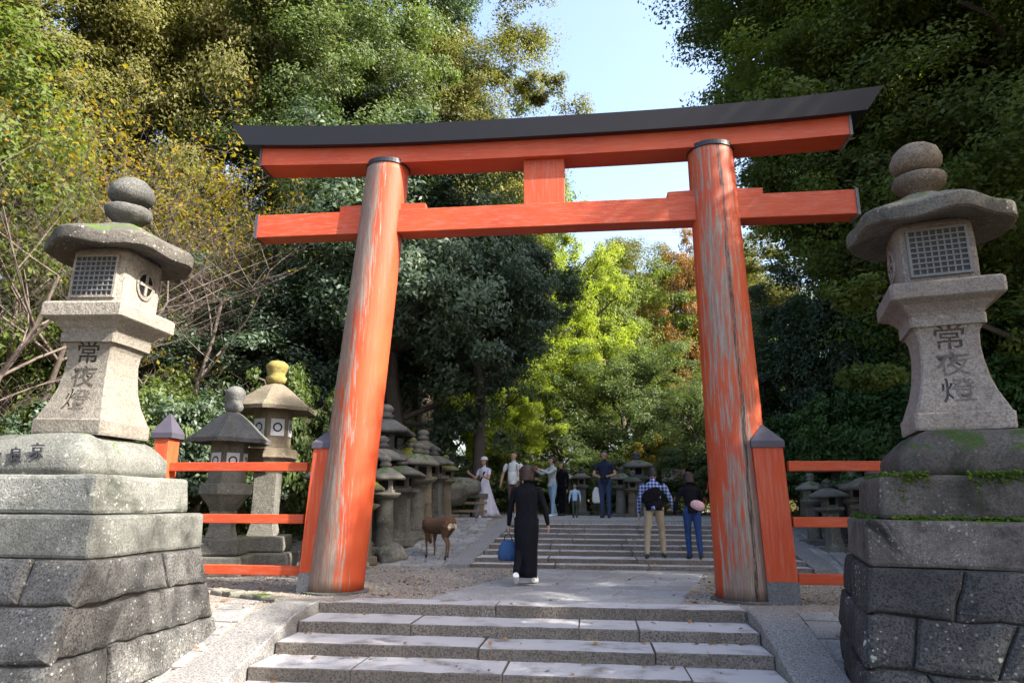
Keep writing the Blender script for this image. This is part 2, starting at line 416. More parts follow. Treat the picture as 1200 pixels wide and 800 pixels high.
# ---------------------------------------------------------------- stone path under the gate
bm = bmesh.new(); box(bm, -1.2, 2.2, -.4, 3.3, -.12, -.05)
path = tag(mk('stone_path', bm, S['core']), 'worn grey flagstone path running through the gate to the upper steps', 'path', kind='structure')
y = -.47; row = 0
while y < 3.30:
    d = min(rnd.uniform(.42, .62), 3.335-y)
    if d < .12: break
    t_ = (y+.47)/3.8; xa, xb = -1.34+1.0*t_, 1.50+.85*t_
    x = xa+rnd.uniform(-.05, .05); 
    while x < xb-.12:
        wd = min(rnd.uniform(.45, .95), xb-x+rnd.uniform(-.02, .04))
        sk = rnd.uniform(-.03, .03)
        bm = bmesh.new(); vs_ = box(bm, x+.006, x+wd-.006, y+.006, y+d-.006, -.1, .010+rnd.uniform(-.004, .004))
        for q in vs_: q.co.x += .26*(q.co.y-y)+sk*(q.co.y-y); q.co.z += rnd.uniform(-.003, .003); q.co.y += rnd.uniform(-.006, .006)
        bmesh.ops.bevel(bm, geom=[e for e in bm.edges if min(v.co.z for v in e.verts) > -.02], offset=.008, segments=1, affect='EDGES')
        mk('flagstone', bm, S['paver'], path)
        x += wd
    y += d

# ---------------------------------------------------------------- upper stairs and ramps
bm = bmesh.new(); box(bm, UX0+.1, UX1-.1, 3.6, 7.4, -.3, -.1)
ups = tag(mk('upper_stairs', bm, S['core']), 'upper flight of shallow granite steps climbing beyond the red gate', 'stairs', kind='structure')
for k in range(9):
    left = UX0+.28*(UPY[k]-3.36)*.32
    x = left; j = 0
    while x < UX1-.02:
        wd = rnd.uniform(1.0, 1.7); x2 = min(x+wd, UX1)
        if UX1-x2 < .5: x2 = UX1
        back = UPY[k+1]+.03 if k < 8 else UPY[k]+.42
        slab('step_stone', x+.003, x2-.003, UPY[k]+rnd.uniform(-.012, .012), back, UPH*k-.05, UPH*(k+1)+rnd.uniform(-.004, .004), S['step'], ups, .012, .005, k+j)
        x = x2; j += 1
for xa, xb, nm in ((UX0-.36, UX0-.0, 'l'), (UX1+.0, UX1+.36, 'r')):
    bm = bmesh.new(); rings = []
    for i in range(8):
        t_ = i/7; y = 3.30+4.4*t_; z = .03+(TOPZ)*t_; dx = .28*.32*(y-3.36) if nm == 'l' else 0
        rings.append([(xa+dx, y, z-.5), (xb+dx, y, z-.5), (xb+dx, y, z+.035), (xa+dx, y, z+.035)])
    loft(bm, rings); roughen(bm, .004, 3, 4); mk('side_slab', bm, S['stringer'], ups)
ramp = None
for side, x0, x1 in ((-1, -2.95, UX0-.37), (1, UX1+.37, 5.3)):
    bm = bmesh.new(); loft(bm, [[(x0, y, -.3), (x1, y, -.3), (x1, y, TOPZ*(y-3.3)/4.3-.05), (x0, y, TOPZ*(y-3.3)/4.3-.05)] for y in (3.35, 7.6)])
    ramp = tag(mk('paved_ramp', bm, S['core']), 'cobbled stone ramp sloping up on the %s side of the upper steps' % ('deer' if side < 0 else 'fenced'), 'ramp', kind='structure')
    y = 3.32
    while y < 7.6:
        d = rnd.uniform(.17, .27) if side < 0 else rnd.uniform(.3, .45); x = x0+rnd.uniform(-.15, .05)
        while x < x1-.03:
            wd = rnd.uniform(.2, .42)
            xe = min(x+wd, x1+(.28*.32*(y-3.36) if side < 0 else 0))
            if xe-x < .06: break
            bm = bmesh.new(); vs_ = box(bm, x+.012, xe-.012, y+.012, y+d-.012, -.06, .014)
            up = rnd.uniform(0, .03)
            for q in vs_:
                q.co.z += TOPZ*(q.co.y-3.3)/4.3+(up if q.co.z > 0 else 0); q.co.x += rnd.uniform(-.01, .01); q.co.y += rnd.uniform(-.01, .01)
            bmesh.ops.bevel(bm, geom=[e for e in bm.edges if e.calc_length() > .1], offset=.018, segments=1, affect='EDGES')
            mk('paving_stone', bm, S['cobble'], ramp)
            x = xe
        y += d
bm = bmesh.new(); N = 30
loft(bm, [[(UX0+.4, y, TOPZ-.3), (UX1, y, TOPZ-.3), (UX1, y, TOPZ+.0+.012*(y > 8)), (UX0+.4, y, TOPZ+.012*(y > 8))] for y in (7.9, 9, 13)])
tag(mk('upper_landing', bm, S['paver']), 'pale worn landing above the upper steps', 'pavement', kind='structure')

# ---------------------------------------------------------------- torii
AL, AR, BL, BR, PH = 2.572, 2.328, 2.164, 2.231, 5.617
tor = empty('torii_gate', (0, 0, 0), 0, 'large vermilion wooden shrine gate with black curved top beam and weathered pillars', 'torii')
def pillar(x0, x1, mat, r0, r1, seed):
    bm = bmesh.new(); rings = []; N = 40
    for i in range(N+1):
        t_ = i/N; z = PH*t_+.03; r = r0+(r1-r0)*t_**.9; n = 40
        rr = []
        for k in range(n):
            a = 2*math.pi*k/n; q = 1+.006*mnoise.noise(Vector((math.cos(a)*6, math.sin(a)*6, z*.4+seed)))
            rr.append((math.cos(a)*r*q+(x1-x0)*t_, math.sin(a)*r*q, z))
        rings.append(rr)
    loft(bm, rings)
    p = mk('pillar', bm, mat, tor, loc=(x0, 0, 0), smooth=True)
    bm = bmesh.new(); loft(bm, [[(math.cos(2*math.pi*k/40)*r+(x1-x0)*zz/PH, math.sin(2*math.pi*k/40)*r, zz) for k in range(40)] for r, zz in ((r1+.004, PH-.035), (r1+.014, PH-.028), (r1+.014, PH+.034), (r1*.5, PH+.036))])
    mk('collar', bm, M_black, p)
    bm = bmesh.new(); loft(bm, [[(math.cos(2*math.pi*k/40)*r, math.sin(2*math.pi*k/40)*r, zz) for k in range(40)] for r, zz in ((r0+.06, -.1), (r0+.06, .022), (r0+.03, .03))])
    mk('footing', bm, S['lant_d'], p)
    return p
pillar(-AL, -BL, M_pillar_l, .345, .292, 1); pillar(AR, BR, M_pillar_r, .36, .292, 2)
def crv(x, a, p=2.6): return a*(abs(x)/4.0)**p
def beam(name, prof, xl, a, mat, N=40, endslant=0.0, p=2.6):
    """prof: list of (y,z) section; xl half length; a rise at x=4"""
    bm = bmesh.new(); rings = []; zmin = min(z for _, z in prof); zmax = max(z for _, z in prof)
    for i in range(N+1):
        s = -1+2*i/N; rr = []
        for y_, z_ in prof:
            x = s*(xl+endslant*((z_-zmin)/(zmax-zmin)))
            g = a*(1 + .35*(z_-zmin)/(zmax-zmin))
            rr.append((x, y_, z_+crv(x, g, p)))
        rings.append(rr)
    loft(bm, rings); bmesh.ops.bevel(bm, geom=[e for e in bm.edges if abs(e.verts[0].co.x-e.verts[1].co.x) < 1e-5 or True and e.calc_face_angle(0) > .7], offset=.006, segments=1, affect='EDGES')
    return mk(name, bm, mat, tor)
beam('top_beam', [(-.30, 5.835), (-.365, 6.075), (0, 6.16), (.365, 6.075), (.30, 5.835)], 4.16, .10, M_black, endslant=.27, p=2.8)
sh = beam('upper_beam', [(-.2, 5.592), (.2, 5.592), (.2, 5.838), (-.2, 5.838)], 3.96, .085, M_beam)
for s in (-1, 1):
    bm = bmesh.new(); box(bm, s*3.953, s*3.985, -.212, .212, 5.655, 5.98); mk('end_cap', bm, M_greybase if s > 0 else M_cap, sh)
bm = bmesh.new(); box(bm, -3.96, 3.96, -.135, .135, 4.61, 4.94); bmesh.ops.bevel(bm, geom=bm.edges[:], offset=.008, segments=1, affect='EDGES')
bmesh.ops.subdivide_edges(bm, edges=[e for e in bm.edges if e.calc_length() > 3], cuts=10)
nk = mk('tie_beam', bm, M_nuki, tor)
for s in (-1, 1):
    bm = bmesh.new(); box(bm, s*3.955, s*3.99, -.147, .147, 4.598, 4.952); mk('end_cap', bm, M_greybase if s > 0 else M_cap, nk)
bm = bmesh.new(); box(bm, -.25, .30, -.11, .11, 4.942, 5.59); bmesh.ops.bevel(bm, geom=bm.edges[:], offset=.006, segments=1, affect='EDGES')
mk('centre_strut', bm, M_post, tor)
for px_ in (-BL-.03, BR+.01):
    for s in (-1, 1):
        bm = bmesh.new(); x0, x1 = px_+s*.18, px_+s*.60
        vs_ = box(bm, min(x0, x1), max(x0, x1), -.10, .10, 4.943, 5.045)
        for q in vs_:
            if q.co.z > 5 and abs(q.co.x-x1) < 1e-4: q.co.z -= .012
        mk('wedge', bm, M_nuki, tor)
def side_post(x, y, lean, half, zt_):
    bm = bmesh.new(); rings = []
    for i in range(9):
        z = .24+(zt_-.24)*i/8
        rings.append([(lean*z+a*half, b*half, z) for a, b in ((-1, -1), (1, -1), (1, 1), (-1, 1))])
    loft(bm, rings); bmesh.ops.bevel(bm, geom=[e for e in bm.edges if e.calc_face_angle(0) > .5], offset=.008, segments=1, affect='EDGES')
    p = mk('side_post', bm, M_post, tor, loc=(x, y, 0))
    bm = bmesh.new(); h = half+.006; loft(bm, [[(lean*z+a*h, b*h, z) for a, b in ((-1, -1), (1, -1), (1, 1), (-1, 1))] for z in (-.05, .238)]); mk('post_footing', bm, M_greybase, p)
    bm = bmesh.new(); h = half+.02
    r4 = lambda h_, z: [(lean*z+a*h_, b*h_, z) for a, b in ((-1, -1), (1, -1), (1, 1), (-1, 1))]
    loft(bm, [r4(h, zt_+.002), r4(h, zt_+.075), r4(.012, zt_+.27)]); mk('post_cap', bm, M_cap, p)
    return p
side_post(-2.80, -.06, .05, .165, 1.72); side_post(2.635, -.20, -.03, .165, 1.70)

# ---------------------------------------------------------------- fences
def fence(label, xa, xb, y, zs, endpost=None, half=.055):
    e = empty('red_fence', ((xa+xb)/2, y, 0), 0, label, 'fence')
    cx = (xa+xb)/2
    for i, z in enumerate(zs):
        bm = bmesh.new(); box(bm, xa-cx, xb-cx, -.05, .05, z-half, z+half); bmesh.ops.bevel(bm, geom=bm.edges[:], offset=.006, segments=1, affect='EDGES')
        bmesh.ops.subdivide_edges(bm, edges=[q for q in bm.edges if q.calc_length() > 1], cuts=6); roughen(bm, .003, 2, i)
        mk('rail', bm, M_rail, e)
    if endpost is not None:
        bm = bmesh.new(); box(bm, endpost-cx-.1, endpost-cx+.1, -.12, .12, -.1, 1.86); bmesh.ops.bevel(bm, geom=bm.edges[:], offset=.008, segments=1, affect='EDGES'); p = mk('post', bm, M_post, e)
        bm = bmesh.new(); c_ = endpost-cx
        r4 = lambda h_, z: [(c_+a*h_, b*h_, z) for a, b in ((-1, -1), (1, -1), (1, 1), (-1, 1))]
        loft(bm, [r4(.145, 1.863), r4(.145, 1.93), r4(.01, 2.19)]); mk('post_cap', bm, M_cap, p)
    return e
fence('three-railed red fence running from the worn pillar to a grey capped post', -4.95, -2.98, -.1, (1.50, .86, .25), -4.93)
fence('short three-railed red fence behind the dark mossy pedestal', 2.80, 4.32, -.3, (1.49, .875, .27), 4.30)

# ---------------------------------------------------------------- lantern pedestals
def clip(poly, p, n):
    out = []
    for i in range(len(poly)):
        a, b = poly[i], poly[(i+1) % len(poly)]
        da = (a[0]-p[0])*n[0]+(a[1]-p[1])*n[1]; db = (b[0]-p[0])*n[0]+(b[1]-p[1])*n[1]
        if da <= 0: out.append(a)
        if da*db < 0: t_ = da/(da-db); out.append((a[0]+(b[0]-a[0])*t_, a[1]+(b[1]-a[1])*t_))
    return out
def shrink(poly, d):
    """inset a convex polygon"""
    res_ = poly
    cx = sum(p[0] for p in poly)/len(poly); cy = sum(p[1] for p in poly)/len(poly)
    for i in range(len(poly)):
        a, b = poly[i], poly[(i+1) % len(poly)]
        ex, ey = b[0]-a[0], b[1]-a[1]; L = math.hypot(ex, ey)
        if L < 1e-6: continue
        nx_, ny_ = ey/L, -ex/L
        if (cx-a[0])*nx_+(cy-a[1])*ny_ > 0: nx_, ny_ = -nx_, -ny_
        res_ = clip(res_, (a[0]-nx_*d, a[1]-ny_*d), (nx_, ny_))
        if len(res_) < 3: return []
    return res_
def masonry(parent, quad, mat, rows, per, seed, depth=.05):
    """polygonal stones on a (possibly tapering) wall face; quad = bl, br, tr, tl in parent space"""
    bl, br, tr, tl = [Vector(q) for q in quad]; rg = random.Random(seed)
    W = (br-bl).length; H = (tl-bl).length
    nrm = (br-bl).cross(tl-bl).normalized()
    hb = [0]+sorted((j+rg.uniform(-.12, .12))/rows*H for j in range(1, rows))+[H]
    def hj(j, u): return hb[j] if j in (0, rows) else hb[j]+.055*mnoise.noise(Vector((u*1.1, j*3.7, seed)))+.03*mnoise.noise(Vector((u*3.1, j*5.1, seed)))
    polys = []
    for j in range(rows):
        k = per+rg.choice((-1, 0, 0, 1)); off = rg.uniform(-.3, .3)
        br_ = sorted(min(.93, max(.07, (i+off+rg.uniform(-.22, .22))/k)) for i in range(1, k))
        ts = [0.0]+[x_*W for x_ in br_]+[W]; sl = [0.0]+[rg.uniform(-.10, .10) for _ in br_]+[0.0]
        for i in range(len(ts)-1):
            if ts[i+1]-ts[i] < .12: continue
            a0, a1, b0, b1 = ts[i]-sl[i], ts[i+1]-sl[i+1], ts[i]+sl[i], ts[i+1]+sl[i+1]
            polys.append([(a0, hj(j, a0)), (a1, hj(j, a1)), (b1, hj(j+1, b1)), (b0, hj(j+1, b0))])
    P = lambda u, v, d: (bl.lerp(br, u/W)).lerp(tl.lerp(tr, u/W), v/H)+nrm*d
    for poly in polys:
        p0 = shrink(poly, .005)
        if len(p0) < 3: continue
        # refine outline with slightly wobbly edges
        q = []
        for i in range(len(p0)):
            a, b = p0[i], p0[(i+1) % len(p0)]; q.append(a)
            kk = int(math.hypot(a[0]-b[0], a[1]-b[1])/.09)
            for m_ in range(1, kk): q.append((a[0]+(b[0]-a[0])*m_/kk, a[1]+(b[1]-a[1])*m_/kk))
        wob = lambda u, v: (u+.020*mnoise.noise(Vector((u*4, v*4, seed)))+.012*mnoise.noise(Vector((u*12, v*12, seed))), v+.020*mnoise.noise(Vector((u*4, v*4, seed+7)))+.012*mnoise.noise(Vector((u*12, v*12, seed+7))))
        q = [wob(*p_) if .01 < p_[0] < W-.01 and .01 < p_[1] < H-.01 else p_ for p_ in q]
        cx = sum(p[0] for p in q)/len(q); cy = sum(p[1] for p in q)/len(q)
        bm = bmesh.new(); d = depth+rg.uniform(-.016, .016); tilt = (rg.uniform(-.05, .05), rg.uniform(-.05, .05))
        def R_(sc_, dd): return [tuple(P(min(W, max(0, cx+(u-cx)*sc_)), min(H, max(0, cy+(v-cy)*sc_)), dd+tilt[0]*(u-cx)+tilt[1]*(v-cy))) for u, v in q]
        vr = loft(bm, [R_(1, -.05), R_(1, d-.040), R_(.982, d-.018), R_(.92, d-.002), R_(.70, d+.010)], caps=False)
        c0 = bm.verts.new(P(cx, cy, d+rg.uniform(.004, .014)))
        n = len(q)
        for i in range(n): bm.faces.new((vr[-1][i], vr[-1][(i+1) % n], c0))
        roughen(bm, .008, 7, seed+len(q))
        mk('stone', bm, mat, parent)
def pedestal(label, loc, rz, mats, seed, hw=(.86, .74), base=(1.06, 1.15), left=False):
    wall, s1, s2, blk = mats
    e = empty('lantern_pedestal', (loc[0], loc[1], 0), rz, label, 'pedestal')
    bx_, by_ = base; tx, ty = hw[0]+.02, hw[1]+.04; z0, z1 = BOTZ-.1, .63
    bm = bmesh.new(); loft(bm, [[(-bx_, -by_, z0), (bx_, -by_, z0), (bx_, by_, z0), (-bx_, by_, z0)], [(-tx, -ty, z1), (tx, -ty, z1), (tx, ty, z1), (-tx, ty, z1)]]); mk('core', bm, S['core'], e)
    q_ = .05; masonry(e, [(-bx_-q_, -by_, z0), (bx_+q_, -by_, z0), (tx+q_, -ty, z1-.004), (-tx-q_, -ty, z1-.004)], wall, 4, 4, seed)
    if left: masonry(e, [(bx_, -by_, z0), (bx_, by_, z0), (tx, ty, z1-.004), (tx, -ty, z1-.004)], wall, 4, 4, seed+1)
    else: masonry(e, [(-bx_, by_, z0), (-bx_, -by_, z0), (-tx, -ty, z1-.004), (-tx, ty, z1-.004)], wall, 4, 4, seed+2)
    masonry(e, [(bx_, by_, z0), (-bx_, by_, z0), (-tx, ty, z1-.004), (tx, ty, z1-.004)], wall, 3, 3, seed+3)
    mk('slab', stone_box(hw[0]*2+.09, hw[1]*2+.09, .325, .03, 3, .010, 3, seed, .985), s1, e, loc=(0, 0, .632))
    mk('slab', stone_box(hw[0]*2-.14, hw[1]*2-.14, .315, .035, 3, .012, 3, seed+5, .975), s2, e, loc=(0, 0, .96))
    h = hw[0]-.27; h2 = hw[1]-.16
    prof = [(1, 0), (1, .13), (.985, .165), (.93, .205), (.80, .29), (.69, .335), (.60, .352)]
    bm = bmesh.new(); loft(bm, [ring('sq', h*a, z, hy=h2*a) for a, z in dense(prof, .06)]); roughen(bm, .012, 4, seed)
    mk('base_block', bm, blk, e, loc=(0, 0, 1.277), smooth=True)
    return e
PL = pedestal('grey stone pedestal of fitted masonry under the tall lantern beside the capped post', (-4.12, -2.74), 0, (S['wall_l'], S['slab_l'], S['slab_l'], S['slab_l']), 11, left=True, base=(.92, 1.35))
PR = pedestal('dark mossy pedestal of fitted masonry with white lichen spots under the tall lantern', (3.60, -2.62), R(-14), (S['wall_r'], S['slab_r'], S['slab_moss'], S['slab_moss']), 23, base=(1.05, 1.2))

# ---------------------------------------------------------------- the two tall lanterns
SHAFT = [(.335, 0), (.325, .14), (.305, .20), (.268, .30), (.238, .42), (.220, .56), (.213, .68), (.220, .78), (.245, .845)]
def shaft_half(z):
    for (h0, z0), (h1, z1) in zip(SHAFT, SHAFT[1:]):
        if z0 <= z <= z1: return h0+(h1-h0)*(z-z0)/(z1-z0)
    return SHAFT[-1][0]
def text_mesh(txt, size, thick):
    cu = bpy.data.curves.new('t', 'FONT'); cu.body = txt; cu.size = size; cu.align_x = 'CENTER'; cu.align_y = 'CENTER'; cu.extrude = thick; cu.offset = size*.008
    cu.resolution_u = 2; cu.space_line = 1.04
    o = bpy.data.objects.new('t', cu); COL.objects.link(o); bpy.context.view_layer.update()
    dg = bpy.context.evaluated_depsgraph_get(); me_ = bpy.data.meshes.new_from_object(o.evaluated_get(dg)); bpy.data.objects.remove(o)
    return me_
def inscription(parent, txt, size, z, surf, mat, x0=0.0, slant=0.0, cut=False):
    """characters cut into (or inked on) a front face that follows surf(z)"""
    me_ = text_mesh(txt, size, .5); bm = bmesh.new(); bm.from_mesh(me_)
    bmesh.ops.remove_doubles(bm, verts=bm.verts[:], dist=1e-5)
    bmesh.ops.subdivide_edges(bm, edges=[e for e in bm.edges if e.calc_length() > size*.12 and abs(e.verts[0].co.z-e.verts[1].co.z) < .1], cuts=2)
    for v in bm.verts:
        x, yz, th = v.co.x, v.co.y, v.co.z
        x = x*(1.18 if cut else 1)+slant*yz+(.03 if cut else .05)*size*mnoise.noise(Vector((x*14, yz*14, z))); yz += (.02 if cut else .05)*size*mnoise.noise(Vector((x*14, yz*14, z+9)))
        zz = z+yz
        v.co = Vector((x+x0, -surf(zz)+((-.022 if th > 0 else .014) if cut else (-.003 if th > 0 else .01)), zz))
    bmesh.ops.recalc_face_normals(bm, faces=bm.faces[:])
    me2 = bpy.data.meshes.new('inscription'); bm.to_mesh(me2); bm.free()
    for p_ in me2.polygons: p_.material_index = 0
    o = link('inscription', me2, mat, parent)
    if not cut: return o
    for ob in (o, parent):
        bm = bmesh.new(); bm.from_mesh(ob.data); bmesh.ops.triangulate(bm, faces=bm.faces[:]); bmesh.ops.recalc_face_normals(bm, faces=bm.faces[:]); bm.to_mesh(ob.data); bm.free()
    inside = lambda c_: abs(c_.x) < surf(c_.z)*.93 and -surf(c_.z)+.0075 < c_.y < 0 and z-size*.6 < c_.z < z+size*.6
    bm = bmesh.new(); bm.from_mesh(o.data); bm.verts.ensure_lookup_table(); seen = set(); isles = []
    for v in bm.verts:
        if v.index in seen: continue
        st = [v]; comp = set()
        while st:
            q = st.pop()
            if q.index in comp: continue
            comp.add(q.index); st += [e_.other_vert(q) for e_ in q.link_edges]
        seen |= comp; isles.append(comp)
    meshes = []
    for comp in isles:
        ix = {k: i for i, k in enumerate(sorted(comp))}
        mm = bpy.data.meshes.new('cutter'); mm.from_pydata([tuple(bm.verts[k].co) for k in sorted(comp)], [], [[ix[v.index] for v in f.verts] for f in bm.faces if f.verts[0].index in comp])
        b2 = bmesh.new(); b2.from_mesh(mm); bmesh.ops.recalc_face_normals(b2, faces=b2.faces[:]); b2.to_mesh(mm); b2.free(); meshes.append(mm)
    bm.free(); res = parent.data
    for mm in meshes:
        o.data = mm; mm.update(); want = sum(p_.area for p_ in mm.polygons if p_.normal.y < -.7); best = None
        had = sum(p_.area for p_ in parent.data.polygons if p_.normal.y < -.7 and inside(p_.center))
        for solver, selfu in (('EXACT', False), ('EXACT', True), ('FAST', False)):
            m = parent.modifiers.new('cut', 'BOOLEAN'); m.object = o; m.operation = 'DIFFERENCE'; m.solver = solver
            if selfu: m.use_self = True
            bpy.context.view_layer.update(); dg = bpy.context.evaluated_depsgraph_get()
            res = bpy.data.meshes.new_from_object(parent.evaluated_get(dg)); parent.modifiers.clear()
            tot = sum(p_.area for p_ in res.polygons); got = sum(p_.area for p_ in res.polygons if p_.normal.y < -.7 and inside(p_.center))-had
            err = abs(got/max(want, 1e-6)-1)+(5 if not 1.6 < tot < 2.6 else 0)
            if best is None or err < best[0]: best = (err, res, solver)
            if err < .15: break
        globals().setdefault('LOG', []).append((txt, best[2], round(best[0], 2)))
        if best[0] < .12: parent.data = best[1]
        else:                                   # stroke that cannot be cut cleanly: a thin inked inlay
            for v in mm.vertices: v.co.y = -surf(v.co.z)+(-.0025 if v.co.y < -surf(v.co.z) else .012)
            link('inscription', mm, mat, parent)
    bpy.data.objects.remove(o); res = parent.data
    if len(res.materials) < 2: res.materials.append(mat)
    for p_ in res.polygons:
        if abs(p_.center.z-z) < size*.6: p_.material_index = 1 if inside(p_.center) or (-surf(p_.center.z)+.0035 < p_.center.y < 0 and abs(p_.normal.y) < .5 and abs(p_.center.x) < .16) else 0
    parent.data = res
def tall_lantern(label, loc, rz, mats, seed, tilt=(0, 0), sideface=1):
    body, top, fin, carve = mats
    e = empty('stone_lantern', loc, rz, label, 'stone lantern', 'tall stone lanterns flanking the gate'); e.rotation_euler = (tilt[0], tilt[1], rz)
    # plinth and shaft
    bm = bmesh.new(); loft(bm, [ring('sq', h, z) for h, z in dense([(.335, -.0), (.34, .02), (.34, .125), (.325, .14)], .05)]); roughen(bm, .004, 7, seed); mk('plinth', bm, body, e)
    bm = bmesh.new(); loft(bm, [ring('sq', h, z) for h, z in dense(SHAFT[1:], .035)]); roughen(bm, .003, 8, seed+1); shf = mk('shaft', bm, body, e)
    for i, ch in enumerate('常夜燈'):
        inscription(shf, ch, .212, .732-.218*i, shaft_half, carve, 0.0, .03, True)
    bm = bmesh.new(); loft(bm, [ring('sq', h, z) for h, z in dense([(.27, .842), (.272, .925)], .05)]); roughen(bm, .003, 8, seed+2); mk('neck_band', bm, body, e)
    bm = bmesh.new(); loft(bm, [ring('sq', h, z) for h, z in dense([(.262, .923), (.275, .96), (.33, 1.02), (.395, 1.05), (.405, 1.06), (.405, 1.17), (.39, 1.19), (.30, 1.205)], .05)]); roughen(bm, .004, 6, seed+3); mk('platform', bm, body, e)
    # fire box with rounded corners
    def fr(h, z):
        pts = []
        for k in range(32):
            a = 2*math.pi*k/32+.01; c_, s_ = math.cos(a), math.sin(a); p = 7
            r = h/((abs(c_)**p+abs(s_)**p)**(1/p)); pts.append((r*c_, r*s_, z))
        return pts
    bm = bmesh.new(); loft(bm, [fr(h, z) for h, z in [(.27, 1.195), (.292, 1.215), (.296, 1.35), (.296, 1.55), (.292, 1.70), (.27, 1.735)]]); roughen(bm, .003, 6, seed+4); fb = mk('fire_box', bm, body, e)
    # front window: recess, frame and lattice
    zc = 1.455; hw_, hh = .20, .185; Y = -.300
    bm = bmesh.new(); box(bm, -hw_, hw_, Y-.004, Y+.05, zc-hh, zc+hh); mk('window_recess', bm, M_recess, fb)
    bm = bmesh.new()
    for a, b, c_, d in ((-hw_-.022, -hw_, -hh-.022, hh+.022), (hw_, hw_+.022, -hh-.022, hh+.022), (-hw_, hw_, hh, hh+.022), (-hw_, hw_, -hh-.022, -hh)): box(bm, a, b, Y-.016, Y+.02, zc+c_, zc+d)
    mk('window_frame', bm, M_metal if sideface < 0 else S['granite'], fb)
    bm = bmesh.new(); nb = 8
    for i in range(1, nb): x = -hw_+2*hw_*i/nb; box(bm, x-.006, x+.006, Y-.012, Y-.002, zc-hh, zc+hh)
    for i in range(1, nb): z = zc-hh+2*hh*i/nb; box(bm, -hw_, hw_, Y-.016, Y-.003, z-.006, z+.006)
    mk('lattice', bm, M_metal, fb)
    # round side opening
    s = sideface; bm = bmesh.new()
    for k in range(1): loft(bm, [[(s*x, math.cos(2*math.pi*q/24)*r, zc+math.sin(2*math.pi*q/24)*r*1.1) for q in range(24)] for r, x in ((.135, .25), (.135, .310), (.110, .312), (.10, .302))])
    ring_o = mk('crest_ring', bm, body, fb)
    bm = bmesh.new(); loft(bm, [[(s*x, math.cos(2*math.pi*q/24)*.098, zc+math.sin(2*math.pi*q/24)*.108) for q in range(24)] for x in (.26, .3045)]); mk('crest_hole', bm, M_hole, fb)
    bm = bmesh.new(); xa, xb = sorted((s*.29, s*.314)); box(bm, xa, xb, -.016, .016, zc-.105, zc+.105); box(bm, xa+s*.001, xb+s*.001, -.095, .095, zc-.016, zc+.016); mk('crest_cross', bm, body, fb)
    # roof: broad mushroom cap with thick uneven rim, hollow underside
    prof = [(.26, 1.745), (.40, 1.73), (.55, 1.70), (.60, 1.69), (.622, 1.70), (.628, 1.72), (.628, 1.80), (.612, 1.825), (.50, 1.885), (.37, 1.94), (.25, 2.0), (.17, 2.045), (.12, 2.055)]
    bm = bmesh.new()
    rings = []
    for h, z in dense(prof, .05):
        rr = []
        for k in range(48):
            a = 2*math.pi*k/48; hexw = 1-.035*math.cos(6*a+seed)
            q = hexw*(1+.05*mnoise.noise(Vector((math.cos(a)*1.6, math.sin(a)*1.6, seed))))
            lift = .02*math.cos(6*a+seed)*(h/.66)**3
            rr.append((math.cos(a)*h*q, math.sin(a)*h*q, z-lift))
        rings.append(rr)
    loft(bm, rings); roughen(bm, .008, 5, seed+6); ro = mk('roof', bm, top, e, smooth=True); ro.data.set_sharp_from_angle(angle=R(30))
    fprof = [(.10, 2.03), (.085, 2.075), (.13, 2.10), (.20, 2.16), (.215, 2.21), (.20, 2.245), (.125, 2.258), (.11, 2.285)]
    fo = mk('finial', turned('round', fprof, .006, 7, seed+7, 28, .05, .03), fin, e, smooth=True)
    jprof = [(.105, 2.28), (.165, 2.305), (.205, 2.355), (.21, 2.41), (.18, 2.485), (.115, 2.545), (.05, 2.575), (.015, 2.585)]
    mk('jewel', turned('round', jprof, .007, 7, seed+8, 28, .04, .03), fin, fo, smooth=True)
    return e
tall_lantern('tall grey stone lantern on the pedestal beside the capped fence post, crossed round side window', (-3.98, -2.70, 1.632), 0, (S['granite'], S['granite_top'], S['finial'], M_carve), 1, (0, R(1.3)), 1)
tall_lantern('tall pale brown stone lantern with bronze lattice window on the dark mossy pedestal', (3.52, -2.60, 1.632), R(-14), (S['granite_r'], S['granite_top'], S['finial_r'], M_carve_d), 5, (0, R(-.3)), -1)
for i, ch in enumerate('京良蔵'):
    inscription(PL, ch, .125, 1.46-.035*i, lambda z: .586+.004, M_ink, .16-.19*i, 0)

